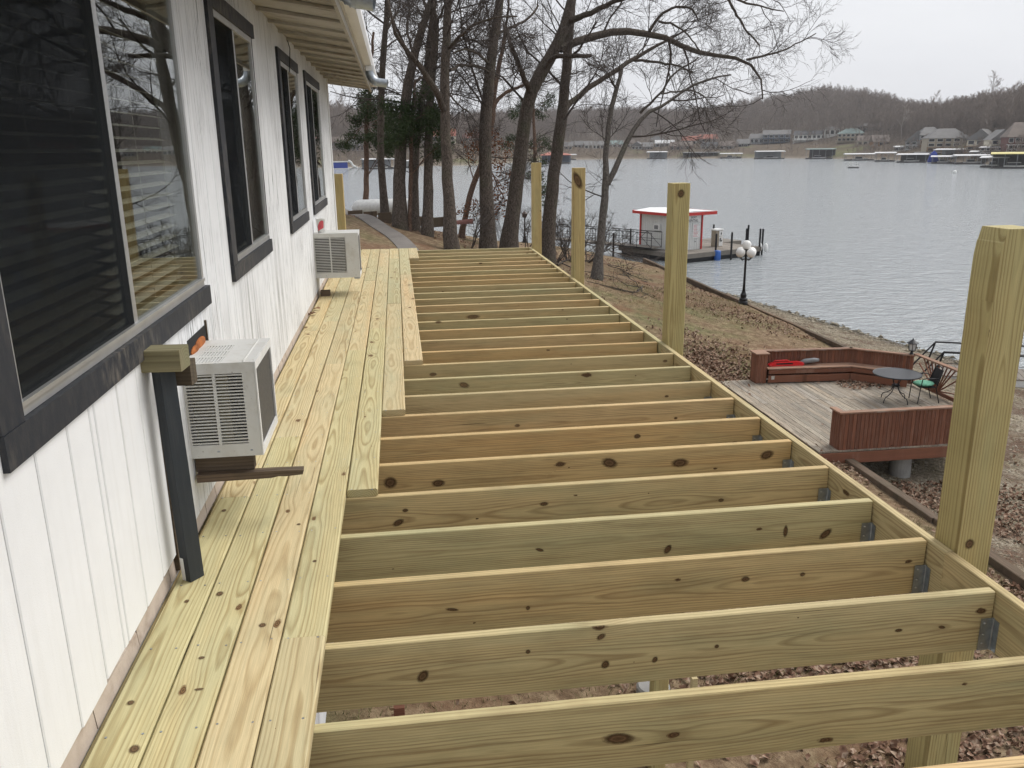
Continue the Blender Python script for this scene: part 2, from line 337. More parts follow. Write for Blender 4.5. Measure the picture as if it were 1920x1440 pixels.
_sy = [-30, 10, 27.5, 34, 44, 55, 65, 73, 80, 90, 105]; _sx = [27, 20.6, 17.5, 16.2, 14.6, 12.8, 8.5, 2.6, -6, -20, -50]
def shore_x(y): return np.interp(y, _sy, _sx)
def wall_x(y):
    a = np.interp(y, [13.6, 20, 46, 52], [7.2, 12.25, 12.25, 11.4])
    return np.where(np.asarray(y) > 46, np.minimum(a, shore_x(y)-1.4), a)
def ground_h(x, y):
    x = np.asarray(x, float); y = np.asarray(y, float); wx = wall_x(y); sx = shore_x(y)
    tt = (x-wx)/np.maximum(sx-wx, .1)
    top = np.minimum(lawn_h(wx, y)-.12, -5.35)
    top = np.where(y < 46, -5.5, top)
    b = np.where(tt < 1, top+(WATER-.02-top)*tt, WATER-.02-.32*(x-sx))
    return np.where(x < wx, np.maximum(lawn_h(x, y), -6.0), np.maximum(b, -9.))
def ground_at(px, py, lo=6., hi=160.):
    d = ray(px, py)
    ts = np.arange(lo, hi, .05); pts = CP+d[None, :]*ts[:, None]
    g_ = ground_h(pts[:, 0], pts[:, 1]); i = int(np.argmax(pts[:, 2] <= g_))
    p = pts[i]; return np.array([p[0], p[1], float(ground_h(p[0], p[1]))])
def gz(x, y): return float(ground_h(x, y))

def ground_mat():
    g = G('leafy_winter_lawn'); v = g.obj()
    n1 = g.noise(v, .35, 4, .6); n2 = g.noise(v, 5., 6, .7); n3 = g.noise(v, 26., 4, .7); n4 = g.noise(v, .13, 3)
    col = g.ramp(n2, [(.25, (.095, .062, .038)), (.45, (.175, .120, .074)), (.6, (.27, .20, .125)), (.8, (.38, .30, .20))])
    grs = g.ramp(n2, [(.3, (.085, .085, .038)), (.55, (.165, .155, .075)), (.8, (.29, .25, .124))])
    col = g.mix(g.ramp(g.math('ADD', n1, g.math('MULTIPLY', n4, .25)), [(.62, 0.), (.78, .8)]), col, grs)
    red = g.ramp(g.noise(v, .6, 4), [(.52, 0.), (.68, .75)])
    col = g.mix(red, col, g.ramp(n3, [(.3, (.085, .040, .024)), (.6, (.21, .110, .066)), (.8, (.38, .25, .16))]))
    h = g.math('ADD', g.math('MULTIPLY', n3, .6), n2)
    return g.done(col, .95, g.bump(h, .8, .06), spec=.1)
def beach_mat():
    g = G('gravel_shore'); v = g.obj(); x, y, z = g.xyz(v)
    vr = g.t.nodes.new('ShaderNodeTexVoronoi'); g.put(vr.inputs['Vector'], v); vr.inputs['Scale'].default_value = 13.
    st = g.ramp(g.xyz(vr.outputs['Color'])[0], [(0, (.12, .095, .065)), (.5, (.25, .205, .124)), (1, (.40, .35, .27))])
    vr2 = g.t.nodes.new('ShaderNodeTexVoronoi'); g.put(vr2.inputs['Vector'], v); vr2.inputs['Scale'].default_value = 34.
    st2 = g.ramp(g.xyz(vr2.outputs['Color'])[0], [(0, (.15, .12, .08)), (.5, (.30, .25, .18)), (1, (.46, .41, .32))])
    col = g.mix(g.ramp(g.noise(v, 1.3, 4), [(.4, 0.), (.6, 1.)]), st, st2)
    lit = g.ramp(g.noise(v, .8, 5, .65), [(.50, 0.), (.63, .85)])
    col = g.mix(lit, col, g.ramp(g.noise(v, 22., 4), [(.3, (.05, .028, .018)), (.7, (.20, .115, .072))]))
    wet = g.math('SUBTRACT', 1., g.math('DIVIDE', g.math('SUBTRACT', z, -6.12), .14), clamp=True)
    col = g.mix(g.math('MULTIPLY', wet, .8), col, (.045, .042, .032))
    h = g.math('SUBTRACT', g.noise(v, 30., 3), g.math('ADD', vr.outputs['Distance'], vr2.outputs['Distance']))
    return g.done(col, g.math('SUBTRACT', .9, g.math('MULTIPLY', wet, .55)), g.bump(h, .9, .04), spec=.25)
M['lawn'] = ground_mat(); M['beach'] = beach_mat()

ys = np.concatenate([np.arange(-30, 46, .5), np.arange(46, 106, 1.)])
def strip(name, mat, fx, ts, kind='structure'):
    X = np.array([fx(y) for y in ys]); V = np.stack([X, np.repeat(ys[:, None], X.shape[1], 1), ground_h(X, np.repeat(ys[:, None], X.shape[1], 1))], 2)
    r_, c_ = X.shape; i = np.arange(r_-1)[:, None]*c_+np.arange(c_-1)[None, :]
    F = np.stack([i, i+1, i+c_+1, i+c_], 2).reshape(-1, 4)
    return tag(link(name, npmesh(name, V.reshape(-1, 3), F, mat, True)), kind=kind)
_ta = np.linspace(0, 1, 90)
strip('lawn', 'lawn', lambda y: -60+(float(wall_x(y))-.03+60)*(1-(1-_ta)**2.6), _ta)
_tb = np.concatenate([np.linspace(0, 1, 24), 1+np.array([.1, .3, .7, 1.5])])
def _bx(y):
    w_, s_ = float(wall_x(y)), float(shore_x(y)); return np.where(_tb <= 1, w_-.05+(s_-w_+.05)*_tb, s_+(_tb-1)*8)
strip('gravel_beach', 'beach', _bx, _tb)
V0 = [(-900, -300, -9.2), (900, -300, -9.2), (900, 1500, -9.2), (-900, 1500, -9.2)]
tag(MB().add(V0, [(0, 1, 2, 3)]).build('lake_bed', 'beach'), kind='structure')

def water_mat():
    g = G('lake_water'); v = g.obj()
    n1 = g.noise(g.map(v, (1., 1.7, 1), (0, 0, 0)), .9, 5, .62, .4); n2 = g.noise(g.map(v, (1., 1.5, 1)), 4.2, 3, .6, .3)
    big = g.noise(v, .03, 3)
    h = g.math('ADD', n1, g.math('MULTIPLY', n2, .28))
    st = g.ramp(big, [(.35, .75), (.7, 1.)])
    nm = g.n('Bump', {'Height': h, 'Strength': st, 'Distance': .28})
    m = g.done((.29, .315, .325), .12, nm, spec=.5); g.b.inputs['IOR'].default_value = 1.5; return m
M['water'] = water_mat()
tag(MB().add([(-900, -300, WATER), (900, -300, WATER), (900, 1500, WATER), (-900, 1500, WATER)], [(0, 1, 2, 3)]).build('lake_water', 'water'), kind='structure')

def ribbon(name, mat, pts, wd, lift, kind='structure', n=40, thick=.06):
    pts = np.array([(p[0], p[1]) for p in pts]); s_ = np.linspace(0, len(pts)-1, n)
    c = np.stack([np.interp(s_, range(len(pts)), pts[:, 0]), np.interp(s_, range(len(pts)), pts[:, 1])], 1)
    for _ in range(4): c[1:-1] = (c[:-2]+2*c[1:-1]+c[2:])/4
    tg = np.gradient(c, axis=0); tg /= np.linalg.norm(tg, axis=1)[:, None]; nr = np.stack([-tg[:, 1], tg[:, 0]], 1)
    mb = MB(); vs = []
    for q, m_ in zip(c, nr):
        a, b = q+m_*wd/2, q-m_*wd/2; z_ = max(gz(*a), gz(*b), gz(*q))+lift
        vs += [(a[0], a[1], z_), (b[0], b[1], z_), (a[0], a[1], z_-thick-.3), (b[0], b[1], z_-thick-.3)]
    fs = []
    for i in range(n-1):
        o = 4*i; fs += [(o, o+4, o+5, o+1), (o+2, o, o+1+0, o+3) if i == 0 else (o, o+2, o+6, o+4), (o+1, o+5, o+7, o+3)]
    return tag(mb.add(vs, fs).build(name, mat), kind=kind)
ribbon('garden_path', 'pathc', [ground_at(*p) for p in ((625, 394), (652, 403), (700, 421), (738, 445), (766, 470))]+[(-1.2, 19), (-.8, 14)], .62, .03)

# ------------------------------------------------------------------ the house
WX = -2.955
YE = 10.2; Y0 = -4.2
house = thing('lake_house', 'white board-sided house with black-trimmed windows and deep cream eaves', 'house', (-6, 3, gz(-6, 3)))
HO = Vector(house.location)
def hp(o):   # house parts are built in world coordinates
    o.location = Vector(o.location)-HO; return o
# windows: (y0,y1) of the aluminium frame, left trim width, right trim width
ZB, ZT = .968, 2.255
WINS = [(-.48, 1.50, .62, .12, .0), (2.30, 3.56, .50, .13, .045), (4.94, 6.22, .48, .13, .05), (7.02, 8.62, .45, .12, .06)]
wall = MB(); yb = [Y0]+[y for w_ in WINS for y in w_[:2]]+[YE]
for a, b in zip(yb[:-1], yb[1:]):
    iw = any(abs(a-w_[0]) < 1e-6 for w_ in WINS)
    if iw: wall.box(-3.06, -2.972, a, b, -4.6, ZB); wall.box(-3.06, -2.972, a, b, ZT, 2.62)
    else: wall.box(-3.06, -2.972, a, b, -4.6, 2.62)
wall.box(-9.5, -3.0601, YE-.1, YE-.02, -4.6, 2.62); wall.box(-9.5, -3.0601, Y0, Y0+.1, -4.6, 2.62); wall.box(-9.6, -9.5, Y0, YE, -4.6, 2.62)
hp(wall.build('wall', 'whiteold', house))
inn = MB().box(-9.4, -3.07, Y0+.12, YE-.12, -.02, .0).box(-6.2, -6.1, Y0+.12, YE-.12, 0, 2.5).box(-9.4, -3.07, Y0+.12, YE-.12, 2.5, 2.52)
for y_ in (1.9, 4.4, 6.6): inn.box(-6.1, -3.07, y_, y_+.1, 0, 2.5)
hp(inn.build('room_lining', 'inside', house))
# siding boards between grooves
br = sorted(set(np.round(np.arange(-.032-.2032*20, YE-.09, .2032), 4)) | {YE-.1} | {round(-.072+1.2192*k_, 4) for k_ in range(-3, 9)})
def sboard(a, b, z0, z1, fresh):
    t_ = .018 if fresh else .012; gp = .0035
    bx = WX-.0+(.008 if fresh else 0)
    prof = [(-2.9718, a+gp-.001), (-2.9718, b-gp+.001), (bx-.003, b-gp), (bx, b-gp-.004), (bx, a+gp+.004), (bx-.003, a+gp)]
    prof = [(p[0], p[1]) for p in prof][::-1]
    hp(MB().prism([(p[0]-WX, p[1]-a) for p in prof], 'Z', z0, z1).build('siding_board', 'white' if fresh else 'whiteold', house, (WX, a, 0)))
for a, b in zip(br[:-1], br[1:]):
    if b-a < .012: continue
    fresh = b <= .60
    zlo = .108+random.uniform(-.004, .004) if fresh else .085
    ov = [w_ for w_ in WINS if b > w_[0]+.001 and a < w_[1]-.001]
    if not ov: sboard(a, b, zlo, 2.6, fresh); continue
    sboard(a, b, zlo, ZB-.004, fresh); sboard(a, b, ZT+.004, 2.6, fresh)
    for c0, c1 in ((a, min(b, ov[0][0])), (max(a, ov[0][1]), b)):
        if c1-c0 > .012: sboard(c0, c1, ZB-.0038, ZT+.0038, fresh)
yq = Y0
while yq < YE-.02:      # bare chipped strip at the foot of the wall
    Lq = min(random.choice((.2032, .2032, .4064)), YE-yq); hq = random.uniform(.055, .082)
    hp(MB().add([(0, .003, 0), (.016, .003, 0), (.016, Lq-.004, 0), (0, Lq-.004, 0), (0, .003, hq), (.011, .003, hq), (.011, Lq-.004, hq-random.uniform(0, .014)), (0, Lq-.004, hq)], [(3, 2, 1, 0), (4, 5, 6, 7), (0, 1, 5, 4), (1, 2, 6, 5), (2, 3, 7, 6), (3, 0, 4, 7)]).build('skirt_board', 'skirt', house, (WX-.012-random.uniform(0, .004), yq, .026)))
    yq += Lq
hp(MB().box(-3.0, -2.940, .55, .588, .04, ZB-.09).build('wall_edge_strip', 'oldwood', house))
hp(MB().box(-3.08, -2.938, YE-.1, YE+.006, -1.5, 2.6).build('corner_board', 'white', house))
def window(y0, y1, ms, tl, tr):
    H_ = ZT-ZB; L = y1-y0; fw = .034; x0, x1 = -2.988, -2.949
    fr = MB().box(x0, x1, 0, L, 0, fw).box(x0, x1, 0, L, H_-fw, H_).box(x0, x1, 0, fw, fw, H_-fw).box(x0, x1, L-fw, L, fw, H_-fw)
    fr.box(x1-.012, x1+.006, 0, L, fw-.010, fw+.002)
    w_ = hp(fr.build('window', 'alu', house, (0, y0, ZB)))
    k = L*ms if ms > .5 else L*.5
    k = .97*L*.5 if ms > .5 else L*ms
    MB().box(x0+.004, x1-.006, k-.02, k+.02, fw, H_-fw).build('mullion', 'alu', w_)
    MB().box(-2.978, -2.974, fw, k-.02, fw, H_-fw).build('pane', 'glass', w_)
    MB().box(-2.962, -2.958, k+.02, L-fw, fw, H_-fw).build('pane', 'glass', w_)
    MB().box(-2.9565, -2.956, fw, k-.02, fw, H_-fw).build('insect_screen', 'screen', w_)
    MB().box(-3.060, -2.9961, -.01, L+.01, -.03, 0.012).build('inner_sill', 'blind', w_)
    tb = .085; f0, f1 = -2.9718, -2.936
    if L > 1.9: f1 = -2.934
    def trim(nm, a, b, c, d, bx=0): MB().box(f0, f1+bx, a, b, c, d).build(nm, 'black', w_)
    trim('trim_board', -tl, L+max(tr, .035), -tb, -.002, .002)
    trim('trim_board', -tl, L+tr+.02, H_+.002, H_+tb)
    trim('trim_board', -tl, -.002, -.002+.001, H_+.001, -.001)
    if tr: trim('trim_board', L+.002, L+.002+tr*.5, 0, H_, -.012)
    else: trim('trim_board', L+.002, L+.012, 0, H_, -.02)
    return w_, L, H_, k
for i, (y0, y1, ms, tl, tr) in enumerate(WINS):
    w_, L, H_, k = window(y0, y1, ms, tl, tr)
    if i == 0: tag(w_, 'wide aluminium slider window nearest the dark leaning post, blinds half open')
    # venetian blind
    mt = Matrix.Rotation(R(12), 4, 'Y')
    for (a, b) in ((.05, k-.03), (k+.03, L-.05)):
        me = MB().box(-.022, .022, 0, b-a, -.0012, .0012, mt).mesh('blind_slat', 'blind')
        n_ = 27 if i == 0 else 0
        for s_ in range(n_): link('blind_slat', me, w_, (-3.045, a, .06+s_*.0445))
        cd = MB()
        for q in (.12, .5, .88): cd.box(-3.024, -3.022, a+(b-a)*q, a+(b-a)*q+.0022, .03, H_-.03)
        if i == 0: cd.build('blind_cord', 'blind', w_)
        if i:
            js = MB()
            for s_ in range(26): js.box(-3.067, -3.023, a, b, .06+s_*.0455, .0625+s_*.0455)
            if a < .1: tag(js.build('blind', 'blind', w_), kind='stuff')
# eaves, roof, gutter
FX, FZ, RY = -2.385, 2.415, 11.1
sl_ = (2.505-FZ)/(WX-FX)
def sof(x): return 2.505+(x-WX)*sl_
for i, a in enumerate(np.arange(Y0, RY-.02, .2875)):
    b = min(a+.283, RY); dz = random.uniform(-.003, .003)
    vs = []
    for y_ in (a, b):
        vs += [(-3.05, y_, sof(-3.05)+dz), (FX, y_, sof(FX)+dz), (FX, y_, sof(FX)+dz+.02), (-3.05, y_, sof(-3.05)+dz+.02)]
    hp(MB().add(vs, [(0, 1, 2, 3)[::-1], (4, 5, 6, 7), (0, 4, 5, 1)[::-1], (1, 5, 6, 2)[::-1], (2, 6, 7, 3)[::-1], (3, 7, 4, 0)[::-1]]).build('soffit_board', 'cream', house))
for a in np.arange(Y0+.1, RY-.1, .575):
    vs = []
    for y_ in (a-.02, a+.02):
        vs += [(-2.99, y_, sof(-2.99)-.030), (FX-.002, y_, sof(FX)-.020), (FX-.002, y_, sof(FX)-.004), (-2.99, y_, sof(-2.99)-.004)]
    hp(MB().add(vs, [(0, 1, 2, 3)[::-1], (4, 5, 6, 7), (0, 4, 5, 1)[::-1], (1, 5, 6, 2)[::-1], (2, 6, 7, 3)[::-1], (3, 7, 4, 0)[::-1]]).build('rafter_tail', 'cream', house))
hp(MB().box(FX, FX+.022, Y0, RY+.01, FZ-.035, FZ+.13).build('fascia_board', 'cream', house))
hp(MB().box(FX+.0225, FX+.034, Y0, RY+.012, FZ+.03, FZ+.133).build('drip_edge', 'white', house))
rf = MB()
for sx in (1, -1):
    xa, xb, za, zb = (FX+.03, -6.25, FZ+.135, FZ+.135+.62) if sx > 0 else (-10.1, -6.25, FZ+.135, FZ+.135+.62)
    vs = [(xa, Y0-.3, za), (xb, Y0-.3, zb), (xb, RY+.02, zb), (xa, RY+.02, za)]; vs += [(p[0], p[1], p[2]+.05) for p in vs]
    rf.add(vs, [(0, 1, 2, 3), (7, 6, 5, 4), (0, 4, 5, 1), (1, 5, 6, 2), (2, 6, 7, 3), (3, 7, 4, 0)])
M['shingle'] = plain('grey_shingles', (.12, .115, .11), .9, 0, .3, 8., .4)
hp(rf.build('roof', 'shingle', house))
hp(MB().prism([(-9.6, 2.62), (-2.98, 2.62), (-6.25, 3.1)], 'Y', YE-.09, YE-.03).build('gable', 'whiteold', house))
gx0 = FX+.036
gp_ = [(gx0, FZ+.035), (gx0+.075, FZ+.035), (gx0+.095, FZ+.075), (gx0+.095, FZ+.12), (gx0+.089, FZ+.12), (gx0+.087, FZ+.08), (gx0+.07, FZ+.041), (gx0+.006, FZ+.041), (gx0+.006, FZ+.12), (gx0, FZ+.12)]
hp(MB().prism(gp_, 'Y', Y0, RY+.02).build('gutter', 'white', house))
def elbow(px, py, s_, nm):
    p = at_x(px, py, gx0+.05)
    path = []
    for i in range(9):
        a = R(90)*i/8; path.append((p[0]+s_*(1-math.cos(a))*.75, p[1]-.02, FZ+.03-s_*.35-s_*math.sin(a)*.8))
    path = [(p[0], p[1]-.02, FZ+.033)]+path+[(path[-1][0]+s_*.55, p[1]-.03, path[-1][2]-.012)]
    o = MB().tube(path, .046, 14, caps=False).build(nm, 'galv', house, smooth=True); hp(o)
    for i in range(7):
        q = path[2+i]; a = R(90)*(1+i)/8
        rib = MB().tube([(q[0]-.004*math.sin(a), q[1], q[2]+.004*math.cos(a)), (q[0]+.004*math.sin(a), q[1], q[2]-.004*math.cos(a))], .050, 14, caps=False)
        rib.build('rib', 'galv', o, smooth=True)
    hp(MB().box(p[0]-.04, p[0]+.04, p[1]-.07, p[1]+.03, FZ-.02, FZ+.04).build('gutter_outlet', 'white', house))
elbow(640, 0, .13, 'downspout_elbow'); elbow(692, 122, .15, 'downspout_elbow')
hp(MB().tube([(-2.94, 5.6, 2.47), (-2.92, 5.55, 2.40), (-2.925, 5.52, 2.30), (-2.93, 5.45, 2.2)], .004, 6).build('cable', 'blackmetal', house))

# ------------------------------------------------------------------ the new deck
S_ = .4064
deck = thing('new_deck', 'half-boarded new treated pine deck frame with open joists and tall posts', 'deck', (-1.45, 4, gz(-1.45, 4)))
DO = Vector(deck.location)
def dp(o): o.location = Vector(o.location)-DO; return o
for k in range(-3, 28):
    o = dp(plank_obj('joist', 2.925, .038, .235, 'joist', deck, (-2.930+random.uniform(-.003, .003), k*S_+.019, -.1175+random.uniform(-.003, .001)), (R(random.uniform(-.6, .6)), 0, R(random.uniform(-.05, .05))), .003))
for a, b in ((-1.4, .30), (.303, 3.98), (3.983, 7.26), (7.263, 11.012)):
    dp(plank_obj('rim_board', b-a, .038, .238, 'joist', deck, (.0195+random.uniform(-.0012, .0012), a, -.116), (0, 0, R(90)), .003))
dp(plank_obj('ledger_board', 12.4, .036, .235, 'joist', deck, (-2.95, -1.4, -.1195), (0, 0, R(90)), .003))
# deck boards: columns at .1447 pitch
BW = .1395
def dboard(col, a, b):
    dp(plank_obj('deck_board', round(b-a, 2), BW, .0375, 'board', deck, (-2.3645-.1447*(3-col)-BW/2+random.uniform(-.0012, .0012), a, .0192+random.uniform(-.0008, .0012)), (R(random.uniform(-.35, .35)), 0, R(90+random.uniform(-.03, .03))), .006))
END = 11.03
cuts = [[-1.4, 1.238, 4.90, 8.15, END], [-1.4, 2.05, 5.30, 8.55, END], [-1.4, 3.676, 6.928, 10.17, END], [-1.4, .019, 4.083, 7.74, END],
        [1.232, 4.90, 8.96, END], [2.452, 6.115, 9.77, END], [3.668, 8.147, END], [9.752, END]]
for c, cs in enumerate(cuts):
    for a, b in zip(cs[:-1], cs[1:]): dboard(c, a+.0012, b-.0012)
# screw heads pressed into the boards over the joists
sc = MB()
for c, cs in enumerate(cuts):
    xc = -2.3645-.1447*(3-c)-BW/2
    for k in range(-2, 28):
        y_ = k*S_+.019
        if cs[0] < y_ < END-.01:
            for dx in (-.045, .045): sc.lathe((xc+dx+random.uniform(-.006, .006), y_+random.uniform(-.009, .009), .0385), [(.0038, -.004), (.0038, .0006)], 6)
tag(dp(sc.build('screw_heads', 'galv', deck)), kind='stuff')
# joist hangers
for k in range(-2, 12):
    y_ = k*S_
    mb = MB().box(-.050, -.002, -.0065, -.0035, 0, .128).box(-.0022, -.0005, -.034, -.0035, .002, .124).box(-.050, -.002, .0395, .043, 0, .128).box(-.0022, -.0005, .0415, .069, .002, .124).box(-.048, -.002, -.002, .041, -.003, 0)
    mb.tube([(-.003, -.0065, 0), (-.003, -.0065, .128)], .004, 6)
    h_ = dp(mb.build('joist_hanger', 'steelgrey', deck, (0, y_-.0012, -.232)))
    nl = MB()
    for z_ in (.03, .066, .112): nl.lathe_sc((-.037, -.0075, z_), [(.004, -.002), (.005, 0), (.003, .002)], 6, (1, 1, 1))
    nl.build('nail_heads', 'alu', h_)
# posts
def post(y0, top, x0=.040, chip=False, w_=.14):
    zb = gz(x0+.07, y0+.07)-.05; L = top-zb; c = .005
    me = plank(L, w_, w_, .006)
    if chip:      # chipped corner by the top, house side
        for i, p in enumerate(me.v):
            if p[0] > L-.01 and p[1] > 0: me.v[i] = (p[0]-.0, p[1]-.045, p[2])
        me = MB(); a = w_/2
        prof = [(0, -a), (L, -a), (L, a-.020), (L-.045, a-.010), (L-.05, a-.007), (L-.10, a-.001), (L-.14, a), (.0, a)]
        me.prism(prof, 'Y', -a, a)
    return dp(me.build('post', 'post', deck, (x0+w_/2, y0+w_/2, zb), (0, R(-90), 0)))
post(.285, 1.255, chip=True); post(3.955, 1.270); post(7.68, 1.305); post(10.83, 1.315)
post(10.93, 1.195, -3.005)
for y_, z_, in ((.36, 0), (4.02, 0)):
    a = np.array([-.02, y_-.10, -1.05]); b = np.array([-1.05, y_-.10, -.25]); v = b-a
    dp(plank_obj('knee_brace', float(np.linalg.norm(v)), .038, .14, 'joist', deck, a, (0, -math.atan2(v[2], -v[0])+R(180)+0, 0)))
dp(plank_obj('girder', 11.9, .076, .235, 'joist', deck, (-.60, -.9, -.355), (0, 0, R(90)), .003)) if False else None
for px, py, zt, r_ in ((1225, 1284, -3.55, .165),):
    p = at_z(px, py, zt); dp(MB().lathe((p[0], p[1], 0), [(r_, gz(p[0], p[1])-.1), (r_, zt-.02), (r_-.02, zt)], 20).build('footing_tube', 'concrete', deck, smooth=False))
for px, py, zt, wd in ((748, 1322, -2.9, .09), (1302, 1270, -2.0, .04)):
    p = at_z(px, py, zt); dp(MB().box(p[0]-wd/2, p[0]+wd/2, p[1]-wd/2, p[1]+wd/2, gz(p[0], p[1])-.1, zt).build('prop_stake', 'redwood' if wd > .05 else 'board', deck))

# big knots and stains, where the lumber shows them
def knot_mat():
    g = G('pine_knot'); x, y, z = g.xyz(g.obj()); r_ = g.math('SQRT', g.math('ADD', g.math('MULTIPLY', x, x), g.math('MULTIPLY', y, y)))
    r_ = g.math('ADD', r_, g.math('MULTIPLY', g.math('SUBTRACT', g.noise(g.obj(), 3., 3), .5), .35))
    rings = g.ramp(g.math('FRACT', g.math('MULTIPLY', r_, 4.)), [(0, .75), (.6, 1.), (1, .55)])
    col = g.ramp(r_, [(.0, (.10, .056, .026)), (.35, (.19, .115, .058)), (.60, (.075, .040, .018)), (.78, (.20, .125, .058)), (.95, (.28, .18, .085))])
    g.put(g.b.inputs['Alpha'], g.ramp(r_, [(.55, .88), (.74, .5), (.98, .0)]))
    return g.done(g.mix(1, col, rings, 'MULTIPLY'), .7, g.bump(r_, .4, .004), spec=.25)
M['knot'] = knot_mat()
_kv = [(0, 0, .10)]+[(.55*math.cos(6.283*i/14), .55*math.sin(6.283*i/14), .08) for i in range(14)]+[(math.cos(6.283*i/14)*(1+.10*math.sin(i*2.3)), math.sin(6.283*i/14)*(1+.10*math.sin(i*2.3)), 0) for i in range(14)]
_kf = [(0, 1+i, 1+(i+1) % 14) for i in range(14)]+[(1+i, 15+i, 15+(i+1) % 14, 1+(i+1) % 14) for i in range(14)]
_km = MB().add(_kv, _kf).mesh('knot', 'knot')
def knot(p, w_, h_, ang, face):
    o = link('knot', _km, deck, Vector([float(c) for c in p])-DO, (R(90) if face == 'Y' else 0, R(ang) if face == 'Y' else 0, 0 if face == 'Y' else R(ang))); m_ = ppm(p); o.scale = (w_*.62/m_, h_*.56/m_, .002)
    return o
for k, lst in {-1: [(1160, 1385, 58, 26, 6), (735, 1330, 10, 7, 0)], 0: [(793, 1268, 18, 30, 35), (990, 1222, 9, 10, 0), (1135, 1246, 15, 19, 30), (1228, 1237, 10, 15, 25), (1127, 1194, 18, 12, -30), (1685, 1182, 15, 8, 0), (1766, 1176, 14, 7, 15), (1344, 1212, 9, 9, 0)],
    1: [(848, 1143, 24, 7, 10), (1398, 1086, 16, 12, 0), (1505, 1077, 10, 9, 0), (990, 1140, 8, 10, 0)], 2: [(1012, 1031, 16, 7, 20), (1252, 1030, 12, 22, 30), (1548, 1001, 14, 30, 50), (1473, 996, 9, 26, 0)],
    3: [(760, 957, 11, 8, 0), (747, 980, 22, 13, -25), (1020, 945, 16, 9, 0), (1352, 938, 11, 8, 0)], 4: [(732, 905, 24, 24, 0), (822, 906, 24, 15, 0), (1143, 868, 30, 20, 20), (1275, 868, 32, 18, 0), (1438, 853, 26, 18, -15)],
    5: [(1195, 818, 13, 10, 0), (970, 798, 10, 7, 0)], 6: [(1267, 784, 7, 5, 0)], 7: [(1250, 743, 8, 5, 0), (870, 722, 20, 12, 15)], 8: [(812, 702, 14, 8, 0), (1247, 677, 9, 6, 0)], 11: [(887, 594, 26, 9, 0), (822, 604, 12, 5, 0)]}.items():
    for px, py, w_, h_, an in lst: knot(at_y(px, py, k*S_-.0025), w_, h_, an, 'Y')
for px, py, w_, h_, an in ((252, 1404, 24, 13, 20), (245, 1317, 14, 9, 30), (412, 1113, 17, 9, 0), (378, 1233, 9, 8, 0), (373, 1292, 7, 12, 0), (350, 1127, 12, 6, 0), (492, 1172, 15, 9, 0), (560, 983, 9, 5, 0), (590, 1052, 10, 5, 0), (420, 957, 12, 6, 0)): knot(at_z(px, py, .0400), w_, h_*1.6, an+90, 'Z')
knot(at_y(1083, 338, 7.6778), 14, 36, -25, 'Y'); knot(at_y(1277, 363, 3.9528), 13, 17, 8, 'Y'); knot(at_y(1818, 1020, .2828), 18, 22, 0, 'Y')
